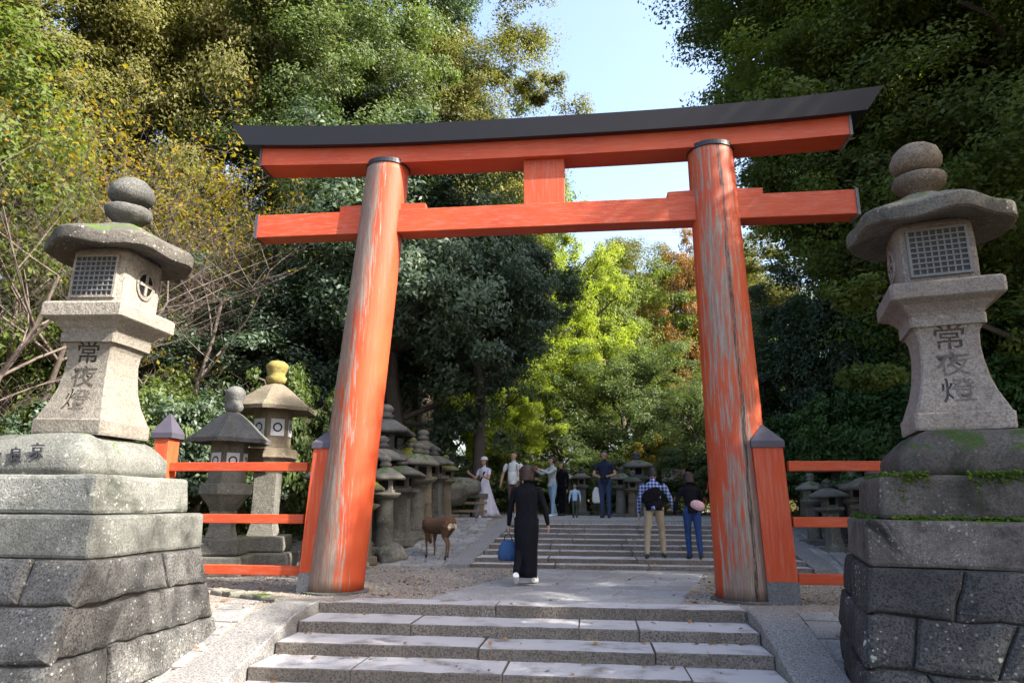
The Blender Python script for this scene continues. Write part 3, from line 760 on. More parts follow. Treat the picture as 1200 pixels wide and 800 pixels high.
# ---------------------------------------------------------------- small old lanterns
def small_lantern(kind, h, mat, roofmat, finmat, seed, pw=None):
    """proto as list of (partname, mesh, mat, subparts)"""
    e = empty('stone_lantern', (0, 0, 0)); k = h/1.9
    def P(name, bm, m, sm=False, par=None):
        bmesh.ops.scale(bm, vec=(k, k, k), verts=bm.verts[:]); return mk(name, bm, m, par or e, smooth=sm)
    P('base', stone_box(.62, .62, .17, .03, 1, .012, 5, seed), mat)
    if kind in ('round', 'mush'):
        P('shaft', turned('round', [(.20, .165), (.185, .2), (.165, .6), (.175, .62), (.165, .65), (.16, 1.02), (.185, 1.04)], .006, 8, seed, 18, .03, .12), mat, True)
        P('platform', turned('round', [(.17, 1.035), (.24, 1.08), (.30, 1.13), (.31, 1.17), (.22, 1.185)], .006, 8, seed, 18, .04, .08), mat, True)
    else:
        P('shaft', turned('sq', [(.20, .165), (.165, .28), (.15, .6), (.165, 1.0), (.185, 1.04)], .006, 8, seed, step=.15), mat)
        P('platform', turned('sq', [(.17, 1.035), (.29, 1.11), (.30, 1.18), (.22, 1.19)], .006, 8, seed, step=.1), mat)
    fb = P('fire_box', turned('sq' if kind != 'hex' else 'hex', [(.165, 1.18), (.165, 1.46)], .004, 8, seed, step=.15), mat)
    bm = bmesh.new(); box(bm, -.09, .09, -.175, -.15, 1.24, 1.41); P('window', bm, M_paper if pw else M_hole, par=fb)
    bm = bmesh.new(); box(bm, .15, .175, -.08, .08, 1.24, 1.41); P('window', bm, M_hole, par=fb)
    shape = {'round': 'hex', 'mush': 'round', 'sq': 'sq', 'hex': 'hex'}[kind]
    P('roof', turned(shape, [(.17, 1.455), (.34, 1.43), (.40, 1.44), (.405, 1.49), (.30, 1.56), (.17, 1.64), (.09, 1.67)], .012, 5, seed, 20, .06, .09), roofmat, True)
    P('finial', turned('round', [(.07, 1.66), (.10, 1.69), (.125, 1.73), (.08, 1.765), (.10, 1.79), (.12, 1.835), (.08, 1.885), (.02, 1.91)], .006, 9, seed, 14, .05, .04), finmat, True)
    return e
protos = [('round', S['lant_a'], S['rock'], S['lant_a']), ('mush', S['lant_b'], S['moss_stone'], S['moss_stone']), ('sq', S['lant_a'], S['lant_a'], S['lant_d']), ('round', S['lant_b'], S['lant_a'], S['lant_a']), ('sq', S['lant_d'], S['lant_d'], S['lant_d'])]
PROTO = []; used = set()
for i, (kd, a, b, c_) in enumerate(protos): PROTO.append(small_lantern(kd, 1.9, a, b, c_, 31+i))
def place_lantern(i, x, y, h, rz, label, group, z=None):
    if i in used: o = copy_tree(PROTO[i])
    else: o = PROTO[i]; used.add(i)
    k = h/1.9; o.location = (x, y, (zt(x, y) if z is None else z)-.03); o.rotation_euler = (rnd.uniform(-.035, .035), rnd.uniform(-.035, .035), rz); fx = rnd.uniform(.88, 1.14); o.scale = (k*fx, k*fx, k)
    return tag(o, label, 'stone lantern', group)
GL = 'old stone lanterns lining the cobbled ramp'
row = [(0, 441, 657, 1.75, 'grey stone lantern with hexagonal roof nearest the worn pillar, first of the ramp row'),
       (1, 456, 655, 1.80, 'tan stone lantern with mossy mushroom roof, first of the ramp row beside the deer'),
       (3, 470, 651, 2.05, 'tan hexagonal-roofed stone lantern by the deer, second of the ramp row')]
place_lantern(1, -3.42, 3.55, 1.66, .3, 'tan round-shafted lantern with mossy mushroom cap beside the worn gate pillar', GL)
place_lantern(0, -3.25, 4.25, 1.80, .1, 'grey round-shafted lantern with pale hexagonal roof behind the deer', GL)
place_lantern(3, -3.75, 4.45, 2.25, .5, 'tall tan lantern with broad pale roof in the ramp row', GL)
place_lantern(2, -3.15, 4.95, 1.75, .05, 'square-shafted grey lantern in the middle of the ramp row', GL)
place_lantern(0, -3.05, 5.6, 1.95, .9, 'round-shafted grey lantern past the middle of the ramp row', GL)
place_lantern(3, -3.0, 6.3, 1.85, .2, 'round-shafted tan lantern toward the top of the ramp', GL)
place_lantern(2, -2.95, 7.0, 1.75, -.1, 'square grey lantern near the top of the ramp', GL)
place_lantern(1, -2.85, 7.7, 1.5, .7, 'small mushroom-capped lantern at the top of the ramp', GL)
place_lantern(4, -3.95, 6.2, 2.75, .1, 'tall dark square lantern looming behind the ramp row', GL)
place_lantern(4, -4.3, 5.2, 2.2, .3, 'dark square lantern hidden behind the ramp row', GL)
place_lantern(0, -3.85, 3.7, 1.95, .4, 'grey round lantern tucked behind the mossy mushroom cap by the worn pillar', GL)
place_lantern(2, -3.7, 5.3, 2.1, .2, 'taller square grey lantern in the second line of the ramp row', GL)
place_lantern(1, -3.5, 6.6, 2.0, .2, 'mossy mushroom-capped lantern in the second line near the ramp top', GL)
place_lantern(3, -3.4, 7.5, 2.1, .2, 'tall tan lantern in the second line at the ramp top', GL)
GB = 'lanterns behind the red fences'
place_lantern(4, -4.35, 3.9, 1.85, .2, 'low dark lantern seen between the fence rails by the worn pillar', GB)
place_lantern(2, -3.55, 2.6, 1.5, .5, 'low grey lantern between the fence and the worn pillar', GB)
GR = 'lanterns in the shade past the short fence'
for i, (k_, x, y, h, rz, lb) in enumerate([(2, 5.15, 3.4, 1.75, .1, 'square grey lantern in shade between the short fence rails'), (0, 5.75, 4.3, 1.9, .3, 'round-shafted lantern in shade beyond the short fence'), (4, 5.3, 5.3, 1.8, .2, 'dark square lantern beside the shaded ramp'), (3, 5.5, 6.5, 1.9, .5, 'round tan lantern higher up beside the shaded ramp'), (2, 6.1, 2.7, 1.6, .2, 'square lantern close behind the dark pedestal'), (4, 6.3, 5.6, 2.2, .2, 'taller dark lantern under the ivy bank'), (1, 5.3, 7.6, 1.7, .2, 'mossy capped lantern at the head of the shaded ramp')]):
    place_lantern(k_, x, y, h, rz, lb, GR)
for k_, px, py, h, lb in [(0, 957, 652, 1.35, 'small round-shafted lantern just beyond the short fence post'), (2, 980, 655, 1.3, 'small square lantern between the short fence rails beside the pale yellowish stone'), (3, 1006, 655, 1.5, 'small tan round lantern half hidden by the dark pedestal edge')]:
    p = atz(px, py, .12); place_lantern(k_, p.x, p.y, h, .2, lb, GR)
GC = 'lanterns along the back of the landing'
for k_, px, Y, h, lb in [(2, 683, 13.5, 1.5, 'small square lantern behind the man in navy shirt'), (0, 727, 11.6, 1.42, 'slim round lantern on the landing between navy shirt man and plaid shirt man'), (3, 741, 11.3, 1.30, 'stout round lantern on the landing beside the plaid shirt man'), (2, 749, 13.2, 1.95, 'taller square lantern rising behind the two landing lanterns'), (2, 621, 14.0, 1.4, 'grey lantern in the undergrowth behind the walkers'), (0, 664, 14.5, 1.5, 'round lantern in the undergrowth behind the child'), (3, 700, 14.2, 1.4, 'tan lantern in the undergrowth behind the man holding a camera')]:
    p = aty(px, 590, Y); place_lantern(k_, p.x, Y, h, rnd.uniform(-.3, .3), lb, GC)

# big hexagonal lantern with paper windows and yellow finial, and the dark one before it
def hex_lantern(label, x, y, mats, sc_, roofz, seed, squat=False):
    wall, roofm, fin = mats
    e = empty('stone_lantern', (x, y, 0), R(12), label, 'stone lantern', GB)
    k = sc_
    def T(name, shape, prof, m, par=None, sm=False, n=20): return mk(name, turned(shape, [(h*k, z) for h, z in prof], .008, 4, seed, n, .03, .1), m, par or e, smooth=sm)
    z = roofz
    mk('base', stone_box(1.1*k, 1.0*k, .30, .03, 1, .012, 4, seed), S['lant_a'], e, loc=(0, 0, -.02))
    mk('base', stone_box(.85*k, .8*k, .25, .03, 1, .012, 4, seed+1), S['lant_a'], e, loc=(0, 0, .285))
    T('shaft', 'sq', [(.24, .53), (.20, .7), (.20, z-1.05)], S['lant_a'])
    T('platform', 'hex', [(.22, z-1.06), (.42, z-.86), (.50, z-.80), (.50, z-.66), (.40, z-.64)], wall)
    fb = T('fire_box', 'hex', [(.36, z-.645), (.36, z+.02)], wall)
    for i in range(6):
        a = 2*math.pi*(i+.5)/6+math.pi/6
        if i % 1 == 0:
            p = mk('paper_window', (lambda b_: (box(b_, -.12*k, .12*k, -.006, .006, -.15*k, .15*k), b_)[1])(bmesh.new()), M_paper, fb, loc=(math.cos(a)*(.36*.866*k+.008), math.sin(a)*(.36*.866*k+.008), z-.30)); p.rotation_euler = (0, 0, a+math.pi/2)
            bm = bmesh.new(); n = 20
            loft(bm, [[(math.cos(2*math.pi*q/n)*r, -.009, math.sin(2*math.pi*q/n)*r) for q in range(n)] for r in (.055*k, .085*k)], caps=False)
            loft(bm, [[(math.cos(2*math.pi*q/n)*r, .009, math.sin(2*math.pi*q/n)*r) for q in range(n)] for r in (.055*k, .085*k)], caps=False)
            c_ = mk('crest', bm, M_ink, fb, loc=p.location); c_.rotation_euler = p.rotation_euler
    T('roof', 'hex', [(.40, z+.015), (.70, z-.01), (.80, z-.03), (.815, z+.03), (.60, z+.16), (.35, z+.34), (.18, z+.44), (.13, z+.46)], roofm)
    T('finial', 'round', [(.12, z+.455), (.17, z+.50), (.19, z+.56), (.15, z+.62), (.17, z+.66), (.20, z+.74), (.20, z+.80), (.12, z+.86), (.03, z+.88)], fin, sm=True)
    return e
p = aty(314, 560, 2.6); hex_lantern('hexagonal lantern with broad tan roof, yellow mossy finial and white paper windows', p.x, 2.6, (S['lant_b'], S['lant_b'], S['gold_moss']), .93, 2.58, 61)
p = aty(266, 560, 1.7); hex_lantern('dark stone lantern with black roof and round finial behind the fence', p.x, 1.7, (S['lant_a'], S['lant_d'], S['lant_d']), .78, 1.98, 62)

# low stone boxes, rocks and pots around the lantern bases
def rock(x, y, s, mat, label, seed, flat=.6, z=None):
    bm = bmesh.new(); bmesh.ops.create_icosphere(bm, subdivisions=3, radius=1)
    off = Vector((seed*3.3, seed, 0))
    for v in bm.verts:
        n = 1+.38*mnoise.noise(v.co*1.3+off)+.12*mnoise.noise(v.co*4+off); v.co *= n; v.co.z *= flat
    bmesh.ops.scale(bm, vec=(s, s*.8, s), verts=bm.verts[:])
    o = mk('rock', bm, mat, loc=(x, y, (zt(x, y) if z is None else z)+s*flat*.35), smooth=True)
    return tag(o, label, 'rock', 'mossy rocks and boulders')
rock(6.3, 3.9, .55, S['moss_stone'], 'bright moss covered boulder behind the short fence', 1, .7, 1.25)
rock(5.9, 4.6, .45, S['moss_stone'], 'smaller mossy boulder on the bank under the ivy', 2, .7, 1.25)
rock(7.0, 4.4, .6, S['moss_stone'], 'mossy boulder high on the bank by the dark pedestal', 3, .7, 1.5)
rock(4.35, 2.3, .22, S['rock'], 'low dark rock at the foot of the shaded ramp', 4, .5)
rock(4.75, 2.15, .2, S['gold_moss'], 'small pale yellowish stone beside the shaded ramp', 5, .4)
rock(-3.35, 3.0, .24, S['rock'], 'grey rock at the foot of the mossy mushroom lantern', 6, .5)
rock(-2.98, 3.75, .27, S['lant_a'], 'square-ish grey stone beside the deer', 7, .8)
rock(-3.05, 8.9, .75, S['rock'], 'large grey boulder lying on the wooden stand', 8, .5, 1.25)

# wooden stand with boulder and rails at the head of the ramp
e = empty('wooden_stand', (-2.95, 9.2, zt(-2.95, 9.2)), 0, 'low wooden rail stand beside the woman in the long pale dress', 'stand')
bm = bmesh.new(); box(bm, -.9, .9, -.3, .3, .50, .60); mk('top_slab', bm, S['moss_stone'], e)
for x in (-.8, -.1, .75):
    bm = bmesh.new(); box(bm, x-.05, x+.05, -.28, -.18, 0, .5); mk('leg', bm, M_wood, e)
for z in (.14, .34):
    bm = bmesh.new(); box(bm, -.9, .9, -.305, -.285, z, z+.06); mk('rail', bm, M_wood, e)
# notice board far right on the landing
p = aty(790, 575, 14.0)
e = empty('notice_board', (p.x, 14.0, zt(p.x, 14.0)), R(-8), 'pale wooden notice board on posts past the plaid shirt man', 'notice board')
bm = bmesh.new(); box(bm, -.36, .36, -.02, .02, 1.05, 1.42); bd = mk('panel', bm, plain('board', (.42, .37, .33), .8), e)
for x in (-.17, .17):
    bm = bmesh.new(); box(bm, x-.13, x+.13, -.03, -.022, 1.1, 1.36); mk('sheet', bm, plain('sheet', (.45, .24, .2) if x > 0 else (.6, .58, .55), .8), e)
for x in (-.33, .33):
    bm = bmesh.new(); box(bm, x-.03, x+.03, -.045, .045, 0, 1.04); mk('post', bm, M_wood_d, e)

# ---------------------------------------------------------------- people and deer
class Fig:
    """continuous body: tapered tubes -> voxel union -> materials by nearest segment"""
    def __init__(s): s.bm = bmesh.new(); s.seg = []; s.spot = []
    def t(s, pts, rads, mat, n=12):
        tube(s.bm, pts, rads, n)
        for i in range(len(pts)-1):
            f = lambda r: (sum(r)/2 if isinstance(r, tuple) else r)
            s.seg.append((Vector(pts[i]), Vector(pts[i+1]), f(rads[i]), f(rads[i+1]), mat))
    def build(s, name, mats, parent, voxel, smooth=3):
        me_ = bpy.data.meshes.new('tmp'); s.bm.to_mesh(me_); s.bm.free()
        o = bpy.data.objects.new('tmp', me_); COL.objects.link(o)
        m = o.modifiers.new('r', 'REMESH'); m.mode = 'VOXEL'; m.voxel_size = voxel
        m2 = o.modifiers.new('s', 'SMOOTH'); m2.factor = .5; m2.iterations = smooth
        bpy.context.view_layer.update(); dg = bpy.context.evaluated_depsgraph_get()
        me2 = bpy.data.meshes.new_from_object(o.evaluated_get(dg)); bpy.data.objects.remove(o)
        n = len(me2.polygons); c = np.zeros(n*3); me2.polygons.foreach_get('center', c); c = c.reshape(-1, 3)
        best = np.full(n, 1e9); idx = np.zeros(n, int)
        for a, b, r0, r1, mt in s.seg:
            A = np.array(a); d = np.array(b-a); L = max(d@d, 1e-9); tt = np.clip(((c-A)@d)/L, 0, 1)
            dist = np.linalg.norm(c-A-tt[:, None]*d, axis=1)-(r0+(r1-r0)*tt)
            k = dist < best; best[k] = dist[k]; idx[k] = mt
        for p_, r, mt in s.spot: idx[np.linalg.norm(c-np.array(p_), axis=1) < r] = mt
        me2.materials.clear()
        for m_ in mats: me2.materials.append(m_)
        me2.polygons.foreach_set('material_index', idx.astype(np.int32)); me2.polygons.foreach_set('use_smooth', [True]*n)
        me2.name = name
        ob = bpy.data.objects.new(name, me2); COL.objects.link(ob); ob.parent = parent
        return ob
SKIN = plain('skin', (.42, .24, .16), .6, .35, .06); SKIN_D = plain('eye_mouth_dark', (.12, .05, .04), .7, .2)  # second tone colours the eye and mouth spots
def rx(v, a): c, s = math.cos(a), math.sin(a); return Vector((v.x, v.y*c+v.z*s, -v.y*s+v.z*c))   # +a tips a downward vector forward
def person(label, loc, rz, h, cols, legs, arms, lean=0.0, voxel=.011, hair='short', hairmat=None, extras=(), headturn=0.0, female=False, stand='flat', group=None, headtilt=0.0, shorts=False, sleeves='long', group2=None):
    """cols: top, legs, shoe materials. local +y is forward. legs/arms: {L:(...),R:(...)}"""
    e = empty('person', loc, rz, label, 'person', group or 'people on the approach')
    F = Fig(); U = h
    top, leg, shoe = 1, 2, 3
    hipz = .515*U; L1, L2 = .235*U, .235*U
    feet = []
    J = {}
    for sd, sg in (('L', -1), ('R', 1)):
        th, kn = R(legs[sd][0]), R(legs[sd][1]); spread = legs[sd][2] if len(legs[sd]) > 2 else 0
        hp = Vector((sg*.052*U, 0, hipz))
        kd = rx(Vector((sg*spread, 0, -1)).normalized(), -th); knee = hp+kd*L1
        ad = rx(Vector((sg*spread*.5, 0, -1)).normalized(), -th+kn); ank = knee+ad*L2
        J[sd] = (hp, knee, ank, th-kn)
    low = min(J[k][2].z+ (.0 if J[k][3] > -.6 else -.02) for k in 'LR')-.042*U
    dz = -low
    for sd, sg in (('L', -1), ('R', 1)):
        hp, knee, ank, fa = J[sd]; o = Vector((0, 0, dz)); hp, knee, ank = hp+o, knee+o, ank+o
        F.t([hp+Vector((0, 0, .03*U)), hp.lerp(knee, .5), knee], [.056*U, .047*U, .034*U], leg)
        if shorts: F.t([knee.lerp(hp, .12), knee.lerp(ank, .35), ank], [.031*U, .030*U, .019*U], 0)
        else: F.t([knee, knee.lerp(ank, .35), ank+Vector((0, 0, .01*U))], [.036*U, .034*U, .028*U], leg)
        pitch = min(0, fa+.25) if fa < -.25 else 0
        fd = rx(Vector((sg*.12, 1, 0)).normalized(), -pitch*1.0 if pitch else 0)
        fdir = Vector((sg*.12, math.cos(pitch), math.sin(pitch))).normalized()
        upv = Vector((0, -math.sin(pitch), math.cos(pitch)))
        heel = ank-fdir*.028*U-upv*.014*U
        F.t([ank+Vector((0, 0, .012*U)), ank-upv*.01*U], [.022*U, .024*U], shoe)
        F.t([heel, ank+fdir*.03*U-upv*.018*U, ank+fdir*.075*U-upv*.026*U, ank+fdir*.105*U-upv*.029*U], [(.024*U, .026*U), (.026*U, .025*U), (.028*U, .018*U), (.018*U, .012*U)], shoe)
    hipc = Vector((0, 0, hipz+dz)); ln = R(lean)
    def tp(x, y, z):    # torso point, height fraction above the hips, leaned
        return hipc+rx(Vector((x*U, y*U, z*U)), -(-ln)) if False else hipc+Vector((x*U, y*U*math.cos(ln)+z*U*math.sin(ln), z*U*math.cos(ln)-y*U*math.sin(ln)))
    sw = .098 if female else .112
    # torso
    F.t([tp(0, 0, -.02), tp(0, 0, .03)], [(.088*U, .060*U), (.090*U, .062*U)], leg, 16)
    wst = .070 if female else .080
    tors = [(0, .0, .03, .088, .062), (0, .004, .11, wst, .056), (0, .006, .19, .084, .064), (0, .0, .255, .094, .066), (0, -.006, .295, .078, .055), (0, -.008, .315, .045, .040)]
    bm0 = F.bm; pts = [tp(a, b, c_) for a, b, c_, _, _ in tors]
    vr = []
    for (a, b, c_, w_, d_), p_ in zip(tors, pts):
        vr.append([bm0.verts.new(hipc+(tp(a+math.cos(q*math.pi/8)*w_, b+math.sin(q*math.pi/8)*d_, c_)-hipc)) for q in range(16)])
    for A, B in zip(vr, vr[1:]):
        for k in range(16): bm0.faces.new((A[k], A[(k+1) % 16], B[(k+1) % 16], B[k]))
    bm0.faces.new(vr[0][::-1]); bm0.faces.new(vr[-1])
    for i in range(len(tors)-1): F.seg.append((pts[i], pts[i+1], (tors[i][3]+tors[i][4])/2*U*1.15, (tors[i+1][3]+tors[i+1][4])/2*U*1.15, top))
    # neck and head
    nk0, nk1 = tp(0, -.006, .30), tp(0, .004, .355)
    F.t([nk0, nk1], [.034*U, .030*U], 0)
    hc = tp(0, .016, .408)
    ha = R(headtilt)+ln*.3
    def hp_(x, y, z):
        v = Vector((x*U, y*U, z*U)); c, s = math.cos(headturn), math.sin(headturn); v = Vector((v.x*c-v.y*s, v.x*s+v.y*c, v.z))
        return hc+Vector((v.x, v.y*math.cos(ha)+v.z*math.sin(ha), v.z*math.cos(ha)-v.y*math.sin(ha)))
    prof = [(-.060, .014, .016, .020), (-.052, .012, .027, .032), (-.035, .006, .037, .044), (-.010, .0, .043, .052), (.018, -.004, .046, .055), (.040, -.006, .042, .050), (.058, -.008, .028, .034), (.066, -.009, .010, .012)]
    vr = []
    for z_, y_, w_, d_ in prof: vr.append([F.bm.verts.new(hp_(math.cos(q*math.pi/8)*w_, y_+math.sin(q*math.pi/8)*d_, z_)) for q in range(16)])
    for A, B in zip(vr, vr[1:]):
        for k in range(16): F.bm.faces.new((A[k], A[(k+1) % 16], B[(k+1) % 16], B[k]))
    F.bm.faces.new(vr[0][::-1]); F.bm.faces.new(vr[-1])
    F.seg.append((hp_(0, .004, -.045), hp_(0, -.004, .04), .04*U, .05*U, 0))
    F.t([hp_(0, .050, .008), hp_(0, .063, -.016)], [.006*U, .010*U], 0, 8)
    for s_ in (-1, 1):
        F.t([hp_(s_*.045, -.006, .012), hp_(s_*.047, -.006, -.014)], [.009*U, .007*U], 0, 8)
        F.spot.append((hp_(s_*.018, .050, .004), .0085*U, 4))
    F.spot.append((hp_(0, .052, -.034), .0065*U, 4))
    # arms
    hands = {}
    for sd, sg in (('L', -1), ('R', 1)):
        fw, out, el = R(arms[sd][0]), R(arms[sd][1]), R(arms[sd][2]); inw = R(arms[sd][3]) if len(arms[sd]) > 3 else 0
        sh_ = tp(sg*sw, -.004, .275)
        d1 = Vector((sg*math.sin(out), 0, -math.cos(out))); d1 = rx(d1, -fw)
        elb = sh_+d1*.165*U
        d2 = Vector((sg*math.sin(out*.4-inw), 0, -math.cos(out*.4-inw))); d2 = rx(d2, -(fw+el))
        wr = elb+d2*.145*U
        F.t([sh_-Vector((sg*.02*U, 0, 0)), sh_+d1*.02*U, sh_.lerp(elb, .5)], [.034*U, .036*U, .031*U], top)
        lo = top if sleeves == 'long' else 0
        F.t([sh_.lerp(elb, .45), elb], [.030*U if sleeves == 'long' else .025*U, .027*U if sleeves == 'long' else .022*U], lo)
        F.t([elb, elb.lerp(wr, .4), wr], [.027*U if lo else .022*U, .025*U if lo else .021*U, .018*U if lo else .015*U], lo)
        side_ = Vector((sg, 0, 0)); side_ = (side_-d2*side_.dot(d2)).normalized(); pn = d2.cross(side_).normalized()
        pk = wr+d2*.05*U
        F.t([wr-d2*.01*U, wr+d2*.02*U, pk], [.015*U, (.018*U, .011*U), (.022*U, .011*U)], 0, 10)
        front = rx(Vector((0, 1, 0)), 0); front = (front-d2*front.dot(d2)).normalized()
        for q in range(4):
            lt = (q-1.5)*.0118*U; b0 = pk+front*lt-d2*.012*U; curl = -side_*.010*U
            ln_ = (.040, .046, .043, .034)[q]*U
            F.t([b0, b0+d2*ln_*.55+curl*.3, b0+d2*ln_*.95+curl*1.6], [.0062*U, .0058*U, .0045*U], 0, 6)
        tb = wr+d2*.012*U+front*.014*U
        F.t([tb, tb+d2*.022*U+front*.014*U, tb+d2*.042*U+front*.014*U-side_*.006*U], [.008*U, .0068*U, .005*U], 0, 6)
        hands[sd] = wr+d2*.075*U
    body = F.build('body', [SKIN, cols[0], cols[1], cols[2], SKIN_D], e, voxel)
    # hair
    hm = hairmat or HAIR
    bm = bmesh.new(); n = 32; rings = []
    lowz = {'short': -.028, 'bob': -.062, 'long': -.10, 'none': 0}[hair]
    zs = [lowz+(.075-lowz)*i/15 for i in range(16)]
    for z_ in zs:
        rr = []
        for q in range(n):
            a = 2*math.pi*q/n
            zz = max(-.03, z_); k = math.sqrt(max(.0, 1-((zz-.014)/.062)**2)) if zz > .014 else (1 if z_ > -.03 else .97-.0*(z_))
            fat = 1.26 if hair == 'bob' else 1.04; wv = .052*k*fat*(1.06 if hair == 'bob' and z_ < 0 else 1); dv = .061*k*fat
            front_ = math.sin(a)
            if front_ > .1 and z_ < .034: dv *= .30 if z_ > -.03 else -.15
            jit = 1+.09*mnoise.noise(Vector((math.cos(a)*4, math.sin(a)*4, z_*30)))
            rr.append(hp_(math.cos(a)*wv*jit, -.008+math.sin(a)*dv*jit, z_))
        rings.append(rr)
    loft(bm, rings); roughen(bm, .0045, 34, h); mk('hair', bm, hm, e, smooth=True)
    return e, dict(tp=tp, hp=hp_, hands=hands, hipc=hipc, U=U, dz=dz, e=e)
HAIR = plain('black_hair', (.012, .010, .010), .5, .4, .3); HAIR_B = plain('brown_hair', (.026, .012, .010), .5, .4, .3)
F_ = {k: fabric('cloth_'+k, c_) for k, c_ in dict(black=(.006, .006, .010), navy=(.022, .026, .055), jeans=(.022, .050, .15), paljeans=(.28, .40, .52), darkjeans=(.04, .06, .12), beige=(.30, .25, .18), white=(.62, .62, .60), palegrey=(.48, .50, .52), skyblue=(.38, .50, .66), olive=(.06, .075, .055), brown=(.12, .08, .07), lav=(.60, .57, .66), pink=(.62, .38, .42), blue=(.035, .085, .20), red=(.5, .05, .05), darkgrey=(.05, .05, .055), tan=(.4, .3, .22)).items()}
def shoe(c): return plain('shoe', c, .6, .3)
SH_W, SH_K, SH_B = shoe((.7, .7, .7)), shoe((.02, .02, .022)), shoe((.12, .08, .06))
t = NT('plaid_shirt'); wv = []
spx = t.n('ShaderNodeSeparateXYZ'); t.l(t.tc.outputs['Object'], spx.inputs[0])
for ax in (0, 2):
    s_ = t.math('SINE', t.math('MULTIPLY', spx.outputs[ax], 105.0)); wv.append(t.step(s_, .1, .5))
c = t.mix(t.math('MULTIPLY', t.math('ADD', wv[0], wv[1]), .5), (.02, .035, .16), (.34, .42, .62)); M_plaid = t.fin(c, .9, .15)
def garment(name, rings_pts, mat, e, folds=0, amp=0.0, cap=False):
    """loft from list of (centre, rx, ry)"""
    bm = bmesh.new(); n = 40; rings = []
    for i, (c_, a_, b_) in enumerate(rings_pts):
        tt = i/(len(rings_pts)-1)
        rr = []
        for q in range(n):
            an = 2*math.pi*q/n; k = 1+amp*tt*math.sin(folds*an+1.5*tt)+amp*.5*tt*math.sin((folds*1.7)*an+2+3*tt)
            rr.append((c_[0]+math.cos(an)*a_*k, c_[1]+math.sin(an)*b_*k, c_[2]))
        rings.append(rr)
    loft(bm, rings, caps=cap); o = mk(name, bm, mat, e, smooth=True)
    m = o.modifiers.new('thick', 'SOLIDIFY'); m.thickness = .006
    return o
def strap(name, pts, wd, mat, parent=None, label=None, cat=None):
    bm = bmesh.new(); tube(bm, pts, [(wd, wd*.3)]*len(pts), 6); return mk(name, bm, mat, parent)

# 1 woman in black with the blue bag
PG = 'people on the approach'
p = atz(617, 684, .012)
e, I = person('woman with short brown hair in a long black dress walking away with a blue bag', (p.x, p.y, .012), R(-4), 1.60, (F_['black'], F_['black'], SH_W), {'L': (-14, 26), 'R': (13, 6)}, {'L': (2, 16, 6), 'R': (4, 20, 14)}, lean=3, voxel=.008, hair='bob', hairmat=HAIR_B, female=True)
U = I['U']; hz = I['hipc'].z
garment('long_dress', [((0, 0, hz+.475), .062, .058), ((0, -.002, hz+.455), .115, .078), ((0, -.004, hz+.41), .160, .100), ((0, -.002, hz+.34), .168, .116), ((0, 0, hz+.24), .156, .118), ((0, -.002, hz+.12), .150, .114), ((0, -.014, hz+.0), .166, .138), ((0, -.022, hz-.12), .170, .150), ((0, -.03, hz-.28), .158, .150), ((.0, -.035, hz-.45), .138, .135), ((.005, -.045, hz-.62), .128, .145), ((.01, -.05, hz-.71), .124, .150)], F_['black'], e, 5, .035)
h0 = I['hands']['L']; wm = Matrix.Translation((p.x, p.y, .012)) @ Matrix.Rotation(R(-4), 4, 'Z')
hb = wm @ h0
bag = empty('blue_bag', (hb.x, hb.y, hb.z-.36), R(15), "blue cloth handbag hanging from the black-dressed woman's hand", 'handbag')
bm = bmesh.new()
loft(bm, [[(math.copysign(abs(math.cos(a))**.6, math.cos(a))*wx, math.copysign(abs(math.sin(a))**.6, math.sin(a))*wy, z) for a in [2*math.pi*q/24 for q in range(24)]] for wx, wy, z in ((.10, .05, 0), (.135, .075, .02), (.140, .08, .10), (.115, .06, .20), (.075, .035, .262), (.05, .02, .275))]); roughen(bm, .008, 9, 3)
mk('bag_body', bm, F_['blue'], bag, smooth=True)
bm = bmesh.new(); tube(bm, [(-.06, 0, .26), (-.04, 0, .33), (0, 0, .365), (.04, 0, .33), (.06, 0, .26)], [.008]*5, 6); mk('handle', bm, F_['navy'], bag)
# 2 stooping man in plaid shirt on the stairs
p = atz(772, 652, .159); p = Vector((1.64, 3.98, .159))
e, I = person('stooping man in blue plaid shirt and beige trousers climbing the upper steps', (p.x, p.y, .159), R(-6), 1.60, (M_plaid, F_['beige'], SH_K), {'L': (-8, 8, .1), 'R': (20, 26, .1)}, {'L': (-8, 14, 14), 'R': (4, 26, 22)}, lean=16, headtilt=8)
hz = I['hipc'].z; wm = Matrix.Translation((p.x, p.y, .159)) @ Matrix.Rotation(R(-6), 4, 'Z')
c0 = wm @ (I['tp'](-.02, -.075, .14))
bm = bmesh.new(); loft(bm, [[(math.cos(a)*wx, math.sin(a)*.045, z+.35*math.cos(a)*wx) for a in [2*math.pi*q/20 for q in range(20)]] for wx, z in ((.10, -.10), (.17, -.06), (.18, .02), (.13, .10), (.06, .13))]); 
bag = tag(mk('sling_bag', bm, F_['black'], loc=c0, rz=R(-6), smooth=True), "black sling bag across the plaid shirt man's back", 'bag')
garment('jacket_hem', [((0, .03, hz+.20), .150, .112), ((0, .0, hz+.10), .155, .120), ((0, -.01, hz+.0), .160, .125)], F_['black'], e, 5, .02)
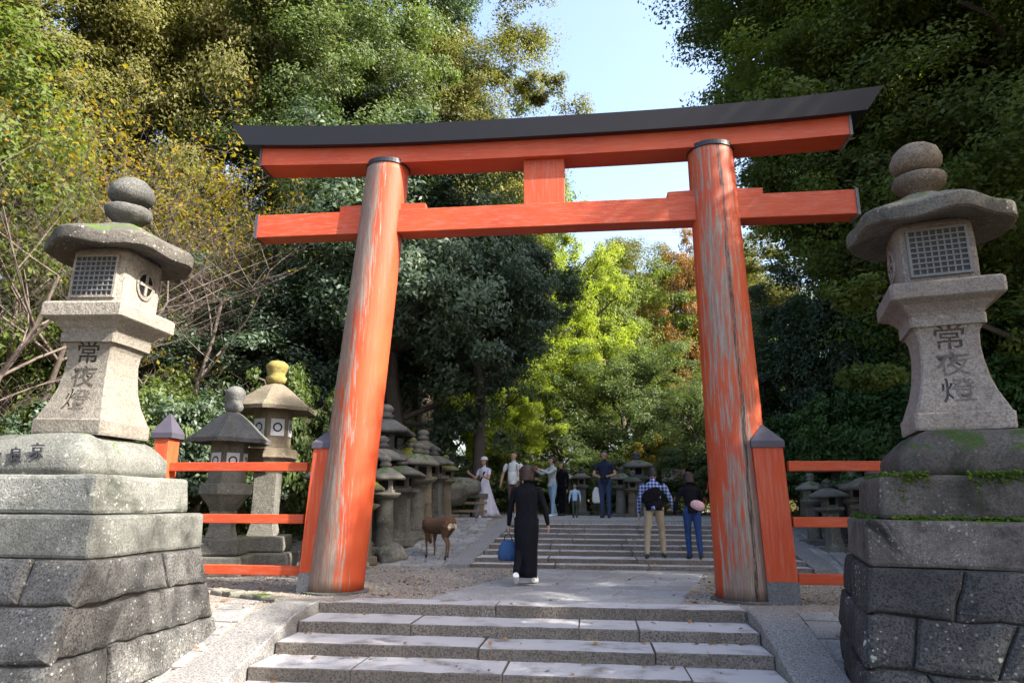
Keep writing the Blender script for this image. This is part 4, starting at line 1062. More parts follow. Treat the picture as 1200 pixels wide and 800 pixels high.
# 3 woman in jeans with pink bag
p = Vector((2.29, 3.99, .159))
e, I = person('woman in black top and blue jeans with a pink waist bag climbing the upper steps', (p.x, p.y, .159), R(4), 1.50, (F_['black'], F_['jeans'], SH_K), {'L': (8, 18), 'R': (-10, 10)}, {'L': (-2, 24, 16), 'R': (24, 14, 60)}, lean=12, hair='bob', hairmat=HAIR_B, female=True, headtilt=6)
wm = Matrix.Translation((p.x, p.y, .159)) @ Matrix.Rotation(R(4), 4, 'Z')
c0 = wm @ I['tp'](.055, -.08, .07)
bm = bmesh.new(); bmesh.ops.create_uvsphere(bm, u_segments=20, v_segments=12, radius=1); bmesh.ops.scale(bm, vec=(.125, .055, .085), verts=bm.verts[:]); roughen(bm, .006, 9, 1)
bag = tag(mk('waist_bag', bm, F_['pink'], loc=c0, smooth=True), 'pink waist bag worn by the woman in blue jeans', 'bag'); bag.rotation_euler = (0, R(18), 0)
bm = bmesh.new(); tube(bm, [Vector((.11, .0, .02)), Vector((.14, .10, .10)), Vector((.10, .20, .18))], [(.012, .005)]*3, 6); mk('strap', bm, F_['red'], bag)
# 4 woman in pale dress
p = atz(567, 606.5, TOPZ)
e, I = person('woman in white hat and long pale lavender dress with a black sash bag', (p.x, p.y, TOPZ), R(150), 1.55, (F_['lav'], F_['lav'], SH_W), {'L': (14, 4), 'R': (-14, 16)}, {'L': (22, 12, 80), 'R': (26, 14, 95)}, hair='long', female=True, sleeves='short')
hz = I['hipc'].z
garment('long_dress', [((0, 0, hz+.20), .115, .095), ((0, 0, hz+.05), .150, .120), ((0, -.02, hz-.15), .19, .17), ((0, -.05, hz-.4), .25, .24), ((0, -.09, hz-.62), .31, .32), ((0, -.11, hz-.73), .34, .36)], F_['lav'], e, 9, .09)
bm = bmesh.new(); U = I['U']; loft(bm, [[I['hp'](math.cos(2*math.pi*q/20)*a_, -.006+math.sin(2*math.pi*q/20)*a_*1.15+(.02 if k == 0 else 0)*max(0, math.sin(2*math.pi*q/20)), z_) for q in range(20)] for k, (a_, z_) in enumerate(((.066, .026), (.054, .034), (.053, .058), (.035, .080), (.008, .084)))]); mk('hat', bm, F_['white'], e, smooth=True)
strap('sash', [I['tp'](-.07, .085, .24), I['tp'](.0, .085, .12), I['tp'](.07, .09, -.02), I['tp'](.10, .09, -.10)], .035, F_['black'], e)
# 5 man in white T-shirt
p = atz(601, 606.5, TOPZ)
e, I = person('man in white T-shirt and brown shorts wearing a grey backpack, walking down toward the gate', (p.x, p.y+.1, TOPZ), R(174), 1.72, (F_['white'], F_['brown'], SH_W), {'L': (10, 6), 'R': (-10, 14)}, {'L': (8, 14, 18), 'R': (2, 20, 14)}, shorts=True, sleeves='short')
hz = I['hipc'].z
garment('shirt_hem', [((0, 0, hz+.3), .145, .115), ((0, 0, hz+.12), .15, .12), ((0, 0, hz-.02), .155, .125)], F_['white'], e, 6, .03)
for s_ in (-1, 1): strap('backpack_strap', [I['tp'](s_*.06, -.03, .305), I['tp'](s_*.066, .068, .26), I['tp'](s_*.072, .076, .18), I['tp'](s_*.085, .05, .10)], .022, F_['darkgrey'], e)
wm = Matrix.Translation((p.x, p.y+.1, TOPZ)) @ Matrix.Rotation(R(174), 4, 'Z'); c0 = wm @ I['tp'](0, -.125, .07)
tag(mk('backpack', stone_box(.30, .17, .44, .05, 1, .006, 6, 2), F_['darkgrey'], loc=c0, rz=R(174), smooth=True), "grey backpack on the white T-shirt man's back", 'backpack')
# 6 person photographing
p = atz(646, 606, TOPZ)
e, I = person('person in pale grey shirt and light jeans raising both hands with a phone', (p.x, p.y+.6, TOPZ), R(128), 1.66, (F_['palegrey'], F_['paljeans'], SH_W), {'L': (6, 4), 'R': (-8, 8)}, {'L': (62, 6, 50, 18), 'R': (58, 6, 55, 18)}, hair='short', female=True)
wm = Matrix.Translation((p.x, p.y+.6, TOPZ)) @ Matrix.Rotation(R(128), 4, 'Z'); c0 = wm @ ((I['hands']['L']+I['hands']['R'])/2)
tag(mk('phone', stone_box(.16, .012, .08, .004, 0, 0), plain('phone_pink', (.55, .3, .28), .4), loc=c0, rz=R(128)), 'pink cased phone held up by the person in light jeans', 'phone')
# 6b dark figure behind
p = atz(653, 606, TOPZ)
person('person in black clothes half hidden behind the one photographing', (p.x+.05, p.y+1.8, TOPZ), R(150), 1.6, (F_['black'], F_['black'], SH_K), {'L': (4, 2), 'R': (-4, 4)}, {'L': (4, 10, 10), 'R': (4, 10, 10)}, voxel=.016)
# 7 child
p = atz(674, 607, TOPZ)
person('small child in pale blue shirt and dark green trousers standing on the landing', (p.x, p.y+.1, TOPZ), R(178), .87, (F_['skyblue'], F_['olive'], SH_K), {'L': (3, 2), 'R': (-3, 4)}, {'L': (2, 14, 10), 'R': (2, 14, 10)}, voxel=.009)
# 8 man in navy with camera
p = atz(710, 607, TOPZ)
e, I = person('man in navy shirt and dark jeans holding a camera at his waist', (p.x, p.y, TOPZ), R(172), 1.74, (F_['navy'], F_['darkjeans'], SH_K), {'L': (2, 2), 'R': (-3, 4)}, {'L': (12, 18, 66, 42), 'R': (12, 18, 62, 42)}, sleeves='short', headturn=.3)
wm = Matrix.Translation((p.x, p.y, TOPZ)) @ Matrix.Rotation(R(172), 4, 'Z'); c0 = wm @ ((I['hands']['L']+I['hands']['R'])/2)
bm = stone_box(.13, .06, .09, .01, 0, 0); 
co = tag(mk('camera_body', bm, F_['black'], loc=c0-Vector((0, .04, .05)), rz=R(172)), 'black camera held by the man in navy shirt', 'camera')
bm = bmesh.new(); loft(bm, [[(math.cos(a)*.032, y_, .045+math.sin(a)*.032) for a in [2*math.pi*q/16 for q in range(16)]] for y_ in (.02, .09)]); mk('lens', bm, SH_K, co)
c0 = wm @ I['tp'](.13, -.02, -.13)
bm = bmesh.new(); loft(bm, [[(math.cos(a)*wx, math.sin(a)*.05, z) for a in [2*math.pi*q/16 for q in range(16)]] for wx, z in ((.09, 0), (.12, .05), (.11, .25), (.07, .36), (.03, .40))]); roughen(bm, .012, 6, 5)
tag(mk('shopping_bag', bm, F_['white'], loc=c0-Vector((0, 0, .28)), smooth=True), 'white plastic bag beside the man in navy shirt', 'bag')
# 9 half hidden behind the cracked pillar
p = atz(832, 606, TOPZ)
e, I = person('person with a white cap and black clothes half hidden by the cracked gate pillar', (p.x, p.y-1.6, TOPZ), R(20), 1.5, (F_['red'], F_['black'], SH_K), {'L': (6, 4), 'R': (-6, 8)}, {'L': (4, 16, 20), 'R': (4, 14, 20)}, voxel=.016)
bm = bmesh.new(); loft(bm, [[I['hp'](math.cos(2*math.pi*q/20)*a_, -.006+math.sin(2*math.pi*q/20)*a_*1.15, z_) for q in range(20)] for a_, z_ in ((.060, .0), (.058, .034), (.053, .058), (.035, .080), (.008, .084))]); mk('cap', bm, F_['white'], e, smooth=True)

# deer: body facing left, head turned away behind the chest and lowered
t = NT('deer_coat'); c = t.mix(t.noise(18, 5), (.07, .037, .023), (.13, .072, .045)); t.bump(t.noise(60, 3), .4, .01); M_deer = t.fin(c, .9, .15)
M_deerleg = plain('deer_leg', (.13, .085, .055), .9, .15); M_rump = plain('deer_rump', (.55, .45, .34), .9, .1); M_hoof = plain('hoof', (.02, .018, .016), .6)
p = atz(514, 661.5, .0)
de = empty('deer', (p.x, p.y, zt(p.x, p.y)), R(-32), 'brown sika deer standing at the foot of the cobbled ramp with its head turned away', 'deer')
F = Fig()   # local: -x forward
F.t([(.33, 0, .60), (.27, 0, .615), (.15, 0, .60), (0, 0, .565), (-.15, 0, .56), (-.26, 0, .585), (-.33, 0, .60)], [(.06, .07), (.13, .15), (.14, .170), (.145, .18), (.14, .185), (.12, .165), (.06, .09)], 0, 16)
F.t([(-.26, .0, .62), (-.36, .03, .60), (-.44, .10, .52), (-.475, .17, .43)], [.11, .088, .068, .056], 0, 12)
F.t([(-.475, .16, .45), (-.49, .21, .39), (-.495, .27, .29), (-.495, .29, .24)], [.056, .060, .038, .028], 0, 12)
for s_ in (-1, 1): F.t([(-.475+s_*.035, .17, .47), (-.47+s_*.10, .15, .51), (-.465+s_*.15, .14, .525)], [(.012, .02), (.013, .032), (.006, .008)], 0, 8)
for s_, dx in ((-1, 0), (1, .05)):
    y = s_*.075
    F.t([(-.23+dx, y, .56), (-.235+dx, y, .43), (-.24+dx, y, .31)], [.065, .042, .028], 0, 10)
    F.t([(-.24+dx, y, .32), (-.245+dx, y, .29), (-.235+dx, y, .17), (-.235+dx, y, .06)], [.026, .026, .017, .017], 1, 10)
    F.t([(-.237+dx, y, .06), (-.25+dx, y, .0)], [.019, .022], 3, 8)
    hx = .0 if s_ < 0 else -.09
    F.t([(.24+hx*.3, y, .58), (.20+hx*.6, y, .47), (.19+hx, y, .38)], [.10, .075, .045], 0, 12)
    F.t([(.19+hx, y, .38), (.245+hx, y, .30), (.262+hx, y, .265), (.25+hx, y, .15), (.235+hx, y, .06)], [.04, .026, .025, .017, .017], 1, 10)
    F.t([(.235+hx, y, .06), (.222+hx, y, .0)], [.019, .022], 3, 8)
F.t([(.345, 0, .63), (.385, 0, .58), (.39, 0, .52)], [.022, .026, .012], 2, 8)
F.spot += [((.36, -.06, .55), .075, 2), ((.37, .05, .55), .075, 2), ((.345, -.05, .47), .055, 2)]
F.build('body', [M_deer, M_deerleg, M_rump, M_hoof], de, .009)
de.scale = (1.0, 1.0, 1.0)

# ---------------------------------------------------------------- foliage
def leaves_mesh(name, P, N, size, asp=.45, seed=0, droop=0.3):
    """P positions (n,3), N facing normals; one bent four-point leaf each"""
    rg = np.random.RandomState(seed); n = len(P)
    N = N/np.maximum(np.linalg.norm(N, axis=1, keepdims=True), 1e-6)
    d = rg.randn(n, 3); d[:, 2] -= droop; d -= N*np.sum(d*N, 1, keepdims=True); d /= np.maximum(np.linalg.norm(d, axis=1, keepdims=True), 1e-6)
    s = np.cross(N, d); L = size*rg.uniform(.6, 1.35, (n, 1)); W = L*asp
    V = np.empty((n, 4, 3)); V[:, 0] = P-d*L*.5; V[:, 1] = P+s*W*.5+N*L*.06; V[:, 2] = P+d*L*.5-N*L*.10; V[:, 3] = P-s*W*.5+N*L*.06
    me_ = bpy.data.meshes.new(name); me_.vertices.add(n*4); me_.vertices.foreach_set('co', V.reshape(-1).astype(np.float32))
    me_.loops.add(n*4); me_.loops.foreach_set('vertex_index', np.arange(n*4, dtype=np.int32))
    me_.polygons.add(n); me_.polygons.foreach_set('loop_start', np.arange(0, n*4, 4, dtype=np.int32))
    me_.update(calc_edges=True); return me_
def crown_points(seed, n, nclump, clump_r, rad=(1, 1, 1), hollow=.45, low=-1.0, lump=.35):
    rg = np.random.RandomState(seed)
    D = rg.randn(nclump*3, 3); D /= np.linalg.norm(D, axis=1, keepdims=True); D = D[D[:, 2] > low][:nclump]
    lum = 1+lump*(np.sin(D@np.array([3.1, 1.7, 2.3])+seed)*.5+np.sin(D@np.array([-2.2, 4.1, 1.1])+seed*2)*.5)
    r = rg.uniform(hollow, 1, len(D))**.7*lum
    C = D*r[:, None]
    wts = rg.uniform(.4, 1.6, len(D)); wts /= wts.sum()
    ci = rg.choice(len(D), n, p=wts)
    cr = clump_r*rg.uniform(.55, 1.35, len(D))
    q = rg.randn(n, 3); q /= np.linalg.norm(q, axis=1, keepdims=True); q *= (rg.uniform(0, 1, (n, 1))**.45); q[:, 2] *= .62
    # sub-clumps inside every clump
    ns = 7; sub = rg.randn(len(D), ns, 3); sub /= np.linalg.norm(sub, axis=2, keepdims=True); sub *= rg.uniform(.35, 1, (len(D), ns, 1)); sub[:, :, 2] *= .6
    si = rg.randint(0, ns, n); m = min(rad[0], rad[1])
    P = C[ci]*np.array(rad)+(sub[ci, si]*.85+q*.48)*cr[ci][:, None]*m
    Nn = D[ci]*.5+sub[ci, si]*.5+q*.7+rg.randn(n, 3)*.5; Nn[:, 2] += .6
    return P, Nn, C*np.array(rad)
CR = []
def add_crown(name, seed, n, ncl, cr, rad, leaf, asp, low=-1.0, hollow=.45, lump=.35, droop=.3):
    P, Nn, C = crown_points(seed, n, ncl, cr, rad, hollow, low, lump)
    me_ = leaves_mesh(name, P, Nn, leaf, asp, seed, droop)
    # limbs reaching some clumps from the trunk line
    rg = random.Random(seed); bm = bmesh.new()
    H = rad[2]
    spine = [Vector((.12*math.sin(i*1.3+seed)*rad[0]*.3, .12*math.cos(i*1.7+seed)*rad[0]*.3, -H*1.02+i*(H*1.7)/7)) for i in range(8)]
    tr = rad[0]*.055
    tube(bm, spine, [tr*(1-.1*i) for i in range(8)], 8)
    for c_ in rg.sample(list(C), min(26, len(C))):
        c_ = Vector(c_); k = min(6, max(0, int((c_.z-.25*H+H*1.02)/(H*1.7)*7))); a = spine[k]
        m1 = a.lerp(c_, .4)+Vector((rg.uniform(-.08, .08), rg.uniform(-.08, .08), -.02))*rad[0]; m2 = a.lerp(c_, .75)+Vector((rg.uniform(-.06, .06), rg.uniform(-.06, .06), .05))*rad[0]
        tube(bm, [a, m1, m2, c_], [tr*.42, tr*.28, tr*.15, tr*.05], 5, False)
    lm = bpy.data.meshes.new(name+'_limbs'); bm.to_mesh(lm); bm.free()
    CR.append((me_, lm, spine[0], tr, rad))
#            name       seed  n      ncl  cr   rad            leaf  asp
add_crown('crown_broad', 1, 100000, 190, .27, (4, 4, 3.6), .15, .42)                      # 0 big leaved evergreen
add_crown('crown_tall', 2, 270000, 330, .30, (3.6, 3.6, 9.0), .115, .45)                   # 1 tall evergreen
add_crown('crown_fine', 3, 250000, 270, .27, (4, 4, 6.6), .10, .5, lump=.45)             # 2 fine leaved
add_crown('crown_open', 4, 90000, 170, .20, (4, 4, 3.6), .11, .5, hollow=.3, lump=.5)    # 3 open, airy
add_crown('crown_shrub', 5, 26000, 80, .33, (1.6, 1.6, 1.2), .105, .42, low=-.5)            # 4 shrub
add_crown('crown_shrub_long', 6, 30000, 110, .28, (2.2, 1.4, 1.1), .10, .48, low=-.5)     # 5 shrub
add_crown('crown_round', 9, 95000, 170, .26, (3, 3, 2.8), .085, .5, lump=.45)             # 6 round bushy
LM = {}
LM['dark'] = leafmat('leaves_dark_evergreen', [(.032, .055, .036), (.052, .085, .050), (.075, .110, .060), (.044, .075, .050)], .25, .35, .35)
LM['deep'] = leafmat('leaves_deep_green', [(.045, .075, .026), (.075, .115, .036), (.11, .140, .048), (.065, .098, .036)], .35, .35, .2)
LM['mid'] = leafmat('leaves_mid_green', [(.055, .090, .020), (.09, .135, .028), (.125, .15, .04), (.075, .11, .028)], .4)
LM['bright'] = leafmat('leaves_bright_green', [(.11, .17, .018), (.18, .24, .025), (.25, .28, .04), (.15, .20, .025)], .5, .2)
LM['olive'] = leafmat('leaves_olive', [(.075, .085, .024), (.12, .125, .034), (.16, .145, .05), (.09, .10, .03)], .4)
LM['gold'] = leafmat('leaves_golden', [(.10, .13, .018), (.19, .17, .02), (.26, .15, .018), (.08, .11, .02)], .45, .15)
LM['rust'] = leafmat('leaves_rust', [(.15, .10, .03), (.26, .09, .04), (.20, .12, .04), (.10, .11, .03)], .45, .2)
LM['ivy'] = leafmat('leaves_ivy', [(.028, .065, .018), (.045, .10, .024), (.07, .13, .03)], .3, .4, .3)
BK = barkmat('bark_grey', (.05, .04, .033), (.13, .11, .09)); BK2 = barkmat('bark_tan', (.075, .06, .055), (.17, .14, .125))
crown_first = {}
def tree(px, Y, top_px, ci, mat, label, s=None, crown_h=None, wide=None, group='trees of the shrine forest', name='evergreen_tree', x=None, topz=None, bot=None, bark=None, rz=None):
    """tree whose top reaches photo row top_px at world depth Y; bot = height of crown bottom above ground"""
    X = aty(px, 560, Y).x if x is None else x
    T = aty(px, top_px, Y).z if topz is None else topz
    g = zt(X, Y); me_, lm, base, tr, rad = CR[ci]
    B = bot if bot is not None else .25*(T-g)
    hz = (T-g-B)/2; sz = hz/(rad[2]*1.10); sx = wide/(rad[0]*1.08) if wide else sz
    e = empty(name, (X, Y, g), 0, label, 'tree' if 'shrub' not in name else 'shrub', group)
    cz = B+hz
    a = rnd.uniform(0, 6.28) if rz is None else rz
    key = (id(me_),)
    o = bpy.data.objects.new('crown', me_); COL.objects.link(o)
    if not me_.materials: me_.materials.append(LM[mat])
    o.material_slots[0].link = 'OBJECT'; o.material_slots[0].material = LM[mat]
    o.parent = e; o.location = (0, 0, cz); o.scale = (sx, sx, sz); o.rotation_euler = (0, 0, a)
    bk = bark or BK
    if not lm.materials: lm.materials.append(BK)
    l = bpy.data.objects.new('limbs' if 'shrub' not in name else 'stems', lm); COL.objects.link(l); l.parent = e; l.location = o.location; l.scale = o.scale; l.rotation_euler = o.rotation_euler
    l.material_slots[0].link = 'OBJECT'; l.material_slots[0].material = bk
    # trunk from the ground up to the spine
    bb = Matrix.Rotation(a, 3, 'Z') @ Vector((base.x*sx, base.y*sx, base.z*sz)); zb = cz+bb.z
    if zb > .2:
        bm = bmesh.new(); r1 = tr*sx*1.02
        tube(bm, [(bb.x*.3, bb.y*.3, -.25), (bb.x*.5, bb.y*.5, .15), (bb.x*.8, bb.y*.8, zb*.5), (bb.x, bb.y, zb+.1)], [r1*1.9, r1*1.45, r1*1.2, r1], 10)
        mk('trunk', bm, bk, e, smooth=True)
    return e
TG = 'trees of the shrine forest'
# --- centre and left of the path
tree(455, 9.5, 165, 0, 'dark', 'dark big-leaved evergreen overhanging the left lantern row behind the worn pillar', wide=4.3, bot=2.2)
tree(560, 10.5, 235, 0, 'dark', 'dark drooping evergreen beside the landing, its crown edge above the pale dress woman', wide=2.7, bot=3.4)
tree(500, 19, -10, 2, 'olive', 'tall sunlit olive-green tree whose round top meets the sky over the gate', wide=5.2, bot=6)
tree(420, 17, -190, 1, 'dark', 'very tall dark evergreen rising out of frame behind the worn pillar', wide=4.6, bot=5)
tree(330, 13, -160, 1, 'deep', 'tall evergreen behind the tan-roofed hexagonal lantern', wide=4.2, bot=3)
tree(215, 14, -230, 2, 'olive', 'towering olive-green tree above the grey pedestal lantern', wide=5.2, bot=4)
tree(60, 11, -200, 2, 'olive', 'tall yellowing tree at the edge of the wood behind the grey lantern', wide=4.6, bot=3.5)
tree(0, 3, 0, 6, 'mid', 'round green tree at the wood edge beyond the golden trees', x=-13.5, topz=11, wide=4.6, bot=.3)
tree(0, -3, 0, 6, 'deep', 'round dark tree beside the grey pedestal, out of view', x=-12.5, topz=9, wide=4.2, bot=.3)
tree(-90, 9, -200, 1, 'olive', 'tall olive tree beyond the grey lantern, half out of view', wide=4.5, bot=2)
tree(300, 9.5, 330, 0, 'dark', 'low dark evergreen behind the fence and the dark roofed lantern', wide=3.6, bot=.4)
tree(160, 9, 360, 0, 'dark', 'low dark evergreen behind the capped fence post', wide=3.6, bot=.2)
tree(20, 9, 330, 0, 'dark', 'low dark evergreen behind the grey pedestal', wide=3.6, bot=.2)
tree(550, 26, 85, 6, 'mid', 'sunlit round-topped tree behind the tall olive tree', wide=5.2, bot=5)
# --- bright centre
tree(618, 19, 330, 3, 'bright', 'bright yellow-green sunlit maple at the back of the landing', wide=3.3, bot=2.2, name='maple_tree')
tree(655, 24, 262, 3, 'bright', 'taller bright green maple behind the sunlit maple', wide=3.6, bot=3, name='maple_tree')
tree(590, 16, 425, 3, 'bright', 'small bright green maple behind the pale dress woman', wide=2.2, bot=1.0, name='maple_tree')
tree(700, 27, 290, 6, 'mid', 'mid-green tree closing the view beyond the landing', wide=4.6, bot=3)
tree(745, 34, 283, 2, 'olive', 'pale olive tree far beyond the landing under the sky gap', wide=5.5, bot=4)
tree(800, 31, 270, 3, 'rust', 'rust-red autumn maple beside the cracked pillar', wide=3.8, bot=3.2, name='maple_tree')
tree(735, 19, 400, 6, 'deep', 'dark green tree behind the landing lanterns', wide=3.4, bot=.8)
tree(815, 17, 450, 6, 'deep', 'dark green bushy tree by the notice board', wide=2.2, bot=.6)
tree(660, 18, 480, 6, 'deep', 'low leafy tree behind the child', wide=2.6, bot=.3)
tree(690, 42, 300, 6, 'mid', 'far tree closing the gap between the maples', wide=7, bot=3)
tree(860, 36, 250, 2, 'olive', 'far olive tree behind the cracked pillar', wide=6, bot=3)
tree(580, 36, 200, 2, 'mid', 'far tree beyond the bright maples', wide=6.5, bot=3)
# --- right side
tree(1068, 9.5, -60, 1, 'mid', 'tall dark evergreen beside the cracked pillar, its edge against the sky', wide=2.9, bot=3)
tree(1085, 7.5, -260, 1, 'deep', 'towering dark evergreen behind the end of the black top beam', wide=4.3, bot=3)
tree(1170, 6.5, -260, 1, 'mid', 'towering evergreen behind the pale brown lantern', wide=4.2, bot=2)
tree(1300, 4.5, -260, 2, 'mid', 'towering green tree beyond the pale brown lantern, half out of view', wide=4.6, bot=2)
tree(960, 12, 330, 0, 'dark', 'low dark evergreen filling the shade past the short fence', wide=3.0, bot=.3)
tree(1080, 10, 250, 0, 'dark', 'low dark evergreen on the bank behind the pale brown lantern', wide=3.8, bot=.3)
tree(1190, 6.5, 300, 0, 'ivy', 'green ivy-clad evergreen beside the pale brown lantern', wide=3.0, bot=.2)
tree(895, 20, 400, 0, 'dark', 'dark evergreen seen behind the cracked pillar', wide=3.0, bot=.8)
# --- wood to the right and behind the viewer that shades the approach
for i, (x, y, tz, wd) in enumerate([(12.5, 2.0, 15, 4.4), (12, -5, 12.6, 4.8), (17, -2, 16.5, 4.6), (11, -12, 15, 4.6)]):
    tree(0, y, 0, 6 if i == 1 else 3, 'deep', 'tall forest evergreen standing to the sunny side of the gate out of view', x=x, topz=tz, wide=wd, bot=3.5, group='out of view forest evergreens')
for i, (px, Y, tp_) in enumerate([(60, 24, 300), (160, 26, 280), (250, 25, 300), (340, 27, 300), (430, 26, 300), (500, 28, 330), (910, 28, 440), (980, 26, 430), (1060, 24, 420), (1140, 22, 400)]):
    tree(px, Y, tp_, (0, 6)[i % 2], 'deep', 'shaded forest tree deep in the wood behind the near trees', wide=5.0, bot=-.5, group='deep forest trees')
# --- shrubs
SG = 'shrubs of the undergrowth'
for px, Y, tp_, wd, ci, mat, lb in [
    (235, 4.6, 455, 1.5, 4, 'dark', 'dark leafy shrub behind the dark roofed lantern'), (330, 5.2, 440, 1.7, 5, 'deep', 'green leafy shrub behind the tan-roofed lantern'), (170, 4.2, 440, 1.7, 4, 'deep', 'green shrub behind the capped fence post'), (90, 4, 470, 1.8, 5, 'dark', 'dark shrub behind the grey pedestal'),
    (560, 14.5, 545, 1.6, 5, 'deep', 'low shrub behind the boulder stand'), (630, 15.5, 545, 2.0, 5, 'mid', 'low green shrub behind the walkers'), (680, 15.5, 535, 1.7, 4, 'deep', 'dark shrub behind the child and the navy shirt man'), (725, 15, 530, 1.6, 4, 'deep', 'dark shrub behind the landing lanterns'), (775, 16, 515, 1.6, 5, 'gold', 'yellow autumn shrub above the plaid shirt man'), (815, 15, 520, 1.6, 4, 'deep', 'dark shrub near the notice board'), (595, 17, 520, 2, 5, 'deep', 'shrub in the shade of the small maple'), (860, 14, 520, 2.2, 5, 'deep', 'shrub behind the cracked pillar'),
    (960, 8, 470, 1.8, 4, 'ivy', 'ivy-leaved shrub beyond the short fence'), (1015, 6.5, 455, 1.7, 5, 'ivy', 'ivy-leaved shrub on the bank by the dark pedestal'), (1080, 5.5, 440, 1.9, 4, 'ivy', 'tall ivy-leaved shrub behind the dark pedestal'), (935, 10, 500, 1.7, 5, 'deep', 'dark shrub beside the shaded ramp'), (1170, 4.5, 420, 1.9, 4, 'ivy', 'bright ivy-leaved shrub beside the pale brown lantern'), (500, 11, 520, 1.5, 4, 'dark', 'dark shrub behind the lantern row'), (440, 8, 520, 1.5, 4, 'dark', 'dark shrub between worn pillar and lantern row')]:
    tree(px, Y, tp_, ci, mat, lb, wide=wd, bot=-.1, group=SG, name='leafy_shrub')

# --- bare-branched autumn trees at the left
def bare_tree(px, Y, h, seed, label, leafn, mat, lean=(0, 0), spread=1.0, x=None, zoff=0):
    rg = random.Random(seed); X = aty(px, 560, Y).x if x is None else x; g = zt(X, Y)
    e = empty('bare_autumn_tree', (X, Y, g-.1), 0, label, 'tree', 'half bare autumn trees')
    bmT = bmesh.new(); bmB = bmesh.new(); tips = []
    def grow(p, d, L, r, lev, bm):
        n = 5 if lev < 2 else 4; pts = [p]; q = p; dd = d.copy()
        for i in range(n):
            dd = (dd+Vector((rg.uniform(-.16, .16), rg.uniform(-.16, .16), rg.uniform(-.06, .10)))).normalized(); q = q+dd*L/n; pts.append(q)
        tube(bm, pts, [max(.0035, r*(1-.62*i/n)) for i in range(n+1)], 8 if lev == 0 else (5 if lev < 3 else 3), False)
        if lev >= 4 or L < .22:
            tips.extend(pts[1:]); return
        if lev >= 3: tips.extend(pts[2:])
        k = {0: 6, 1: 5, 2: 4, 3: 3}[lev]
        for j in range(k):
            i = rg.randint(1 if lev else 2, n); a = pts[i]; rr = max(.004, r*(1-.62*i/n)*.62)
            az = rg.uniform(0, 6.28); perp = Vector((math.cos(az), math.sin(az), rg.uniform(-.05, .5)))
            nd = (dd*.75*rg.uniform(.5, 1.1)+perp*spread*rg.uniform(.6, 1.0)).normalized()
            grow(a, nd, L*rg.uniform(.5, .72), rr, lev+1, bmB)
    for j in range(3):
        az = seed+j*2.1
        grow(Vector((.12*math.cos(az), .12*math.sin(az), 0)), Vector((lean[0]+.28*math.cos(az), lean[1]+.28*math.sin(az), 1)).normalized(), h*.5*rg.uniform(.8, 1.1), .05*h/6, 0, bmT)
    mk('trunk', bmT, BK2, e, smooth=True); mk('branches', bmB, BK2, e, smooth=True)
    if leafn:
        rs = np.random.RandomState(seed); T = np.array([tuple(t_) for t_ in tips]); T = T[T[:, 2] > h*.35]
        w_ = np.clip((T[:, 2]/h-.38), .01, 1)**2.6; w_ /= w_.sum()
        P = T[rs.choice(len(T), leafn, p=w_)]+rs.randn(leafn, 3)*.10; Nn = rs.randn(leafn, 3)*.6; Nn[:, 2] += .8
        me_ = leaves_mesh('crown', P, Nn, .095, .6, seed, .5); me_.materials.append(LM[mat]); link('crown', me_, None, e)
    return e
bare_tree(20, 4.2, 10.0, 3, 'many-stemmed half bare tree with golden leaves behind the grey lantern', 2600, 'gold', (.12, 0), 1.0)
bare_tree(-70, 2.2, 9.5, 8, 'half bare golden tree at the edge of view past the grey lantern', 2600, 'gold', (.1, 0), 1.0)
bare_tree(195, 6.6, 10.5, 12, 'slender bare tree with sparse yellow leaves behind the capped post', 2800, 'gold', (.0, 0), 1.1)
bare_tree(95, 4.8, 5.2, 21, 'low spreading bare tree reaching toward the gate behind the grey lantern', 500, 'gold', (.55, -.1), 1.0)
bare_tree(330, 12, 11.0, 30, 'tall thin tree with orange leaves behind the left beam ends', 6500, 'gold', (.0, 0), 1.0)

# ---------------------------------------------------------------- uncountable stuff
rs = np.random.RandomState(5)
def scatter(n, x0, x1, y0, y1, ok=lambda x, y: True):
    out = []
    while len(out) < n:
        x, y = rs.uniform(x0, x1), rs.uniform(y0, y1)
        if ok(x, y): out.append((x, y, zt(x, y)))
    return np.array(out)
def off_path(x, y):
    if y < -.9: return x > 2.6 or x < -2.95
    t_ = (y+.47)/3.8
    if y < 3.35: return not (-1.36+t_-.02 < x < 1.54+.85*t_) and y > -.42
    return x < -2.95 or x > 5.3
P = scatter(16000, -5.5, 5.5, -1.1, 3.35, off_path)
V = []; Fc = []
for i, p_ in enumerate(P):
    s_ = rs.uniform(.005, .014); b = len(V)
    for dx, dy, dz in ((1, 0, .1), (0, 1, -.1), (-1, 0, .1), (0, -1, 0), (.1, .1, .8)): V.append((p_[0]+dx*s_*rs.uniform(.7, 1.3), p_[1]+dy*s_, p_[2]+.002+dz*s_))
    for f in ((0, 1, 4), (1, 2, 4), (2, 3, 4), (3, 0, 4)): Fc.append(tuple(b+k for k in f))
me = bpy.data.meshes.new('gravel'); me.from_pydata(V, [], Fc)
t = NT('pebbles'); M_peb = t.fin(t.ramp(t.isl(), [(0, (.12, .105, .09)), (.5, (.24, .215, .19)), (1, (.40, .37, .33))]), .9, .2)
tag(link('gravel', me, M_peb), 'loose grey-brown gravel on both sides of the flagstone path', 'gravel', kind='stuff')
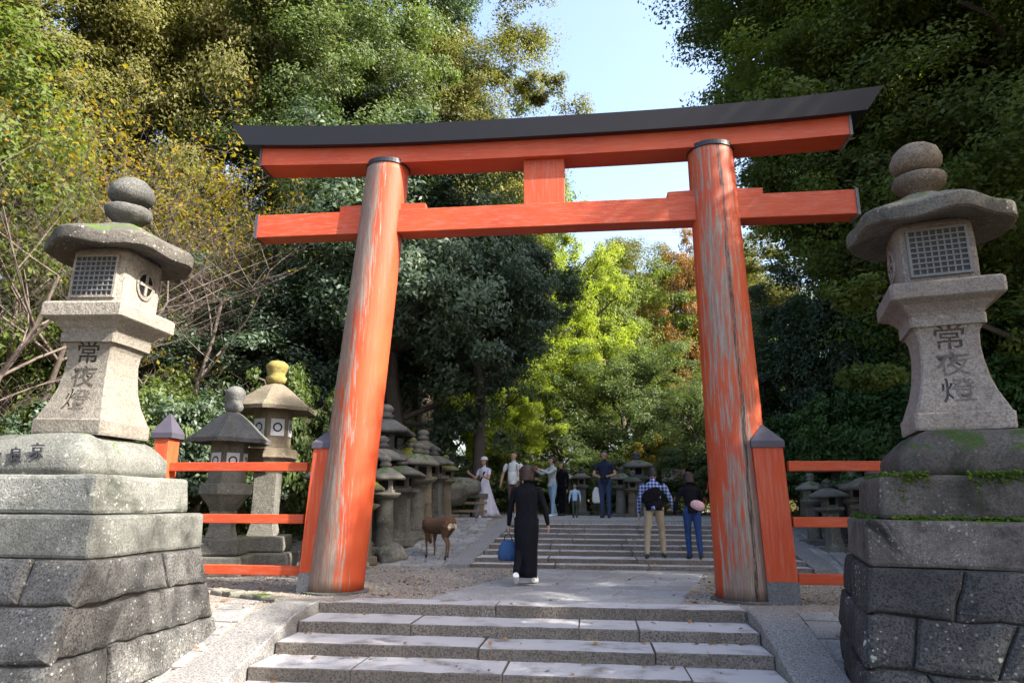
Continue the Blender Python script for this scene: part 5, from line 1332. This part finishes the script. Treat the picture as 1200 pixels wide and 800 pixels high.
# fallen leaves
P = np.vstack([scatter(900, -5, 5.3, -2.8, 3.3, off_path), scatter(160, -2.9, 3, -3, 7.5), scatter(5000, -14, 14, 2, 16, lambda x, y: abs(x) > 5.3)])
P[:, 2] += .012
inst = (P[:, 0] > LX0) & (P[:, 0] < LX1) & (P[:, 1] < -.9) & (P[:, 1] > -3.6); P = P[~inst]
inst = (P[:, 0] > UX0-.4) & (P[:, 0] < UX1+.4) & (P[:, 1] > 3.3) & (P[:, 1] < 8); P = P[~inst]
E = []
for k in range(130):
    j = rs.randint(0, 5); E.append((rs.uniform(LX0+.05, LX1-.05), rs.uniform(LOY[j+1]+.02, LOY[j]-.02) if rs.rand() < .4 else LOY[j]-abs(rs.randn())*.05-.03, -LOH*(j+1)+.014))
for k in range(140):
    j = rs.randint(0, 8); E.append((rs.uniform(UX0+.3, UX1), rs.uniform(UPY[j]+.02, UPY[j+1]-.02), UPH*(j+1)+.012))
P = np.vstack([P, np.array(E)])
Nn = rs.randn(len(P), 3)*.25; Nn[:, 2] += 1
me = leaves_mesh('fallen_leaves', P, Nn, .06, .6, 4, 0); t = NT('fallen_leaf'); me.materials.append(t.fin(t.ramp(t.isl(), [(0, (.16, .08, .03)), (.5, (.30, .17, .05)), (1, (.24, .12, .06))]), .8, .2))
tag(link('fallen_leaves', me), 'scattered brown fallen leaves on gravel and bank', 'leaves', kind='stuff')
# low ground cover on the banks
P = np.vstack([scatter(26000, -16, -5.2, 1.5, 14), scatter(26000, 6.0, 16, 0, 14), scatter(16000, -9, 9, 13.4, 24)])
hh = np.abs(rs.randn(len(P)))*.22*(.4+.8*(np.sin(P[:, 0]*1.7)+np.sin(P[:, 1]*2.1+P[:, 0])+2)/4); P[:, 2] += hh
Nn = rs.randn(len(P), 3)*.6; Nn[:, 2] += .9
me = leaves_mesh('ground_cover', P, Nn, .11, .5, 6, .2); me.materials.append(LM['deep'])
tag(link('ground_cover', me), 'low dark green ground cover on the banks under the trees', 'ground cover', kind='stuff')
# moss and small ferns fringing the ledges of the dark pedestal
mt = Matrix.Translation((3.60, -2.62, 0)) @ Matrix.Rotation(R(-14), 4, 'Z'); Q = []; QN = []
for (hx, hy, z, n) in ((.80, .68, .957, 2600), (.66, .62, 1.275, 2200)):
    for i in range(n):
        if rs.rand() < .7: u, v_ = rs.uniform(-hx, hx), -hy
        else: u, v_ = -hx, rs.uniform(-hy, hy)
        if mnoise.noise(Vector((u*3, v_*3, z))) < -.15: continue
        dr = abs(rs.randn())*.05*(1 if mnoise.noise(Vector((u*5, v_*5, z+4))) < .2 else 2.2)
        out = rs.uniform(.0, .06); pnt = Vector((u-(out if u == -hx else 0), v_-(out if v_ == -hy else 0), z+.03-dr))
        q = mt @ pnt; Q.append(tuple(q)); QN.append((rs.randn()*.4-.2, rs.randn()*.4-.7, .8))
me = leaves_mesh('moss', np.array(Q), np.array(QN), .026, .7, 9, .6)
t = NT('moss_tufts'); me.materials.append(t.fin(t.ramp(t.isl(), [(0, (.02, .038, .006)), (.6, (.042, .075, .010)), (1, (.075, .10, .015))]), .9, .1))
tag(link('moss', me), 'bright green moss tufts fringing the ledges of the dark pedestal', 'moss', kind='stuff')
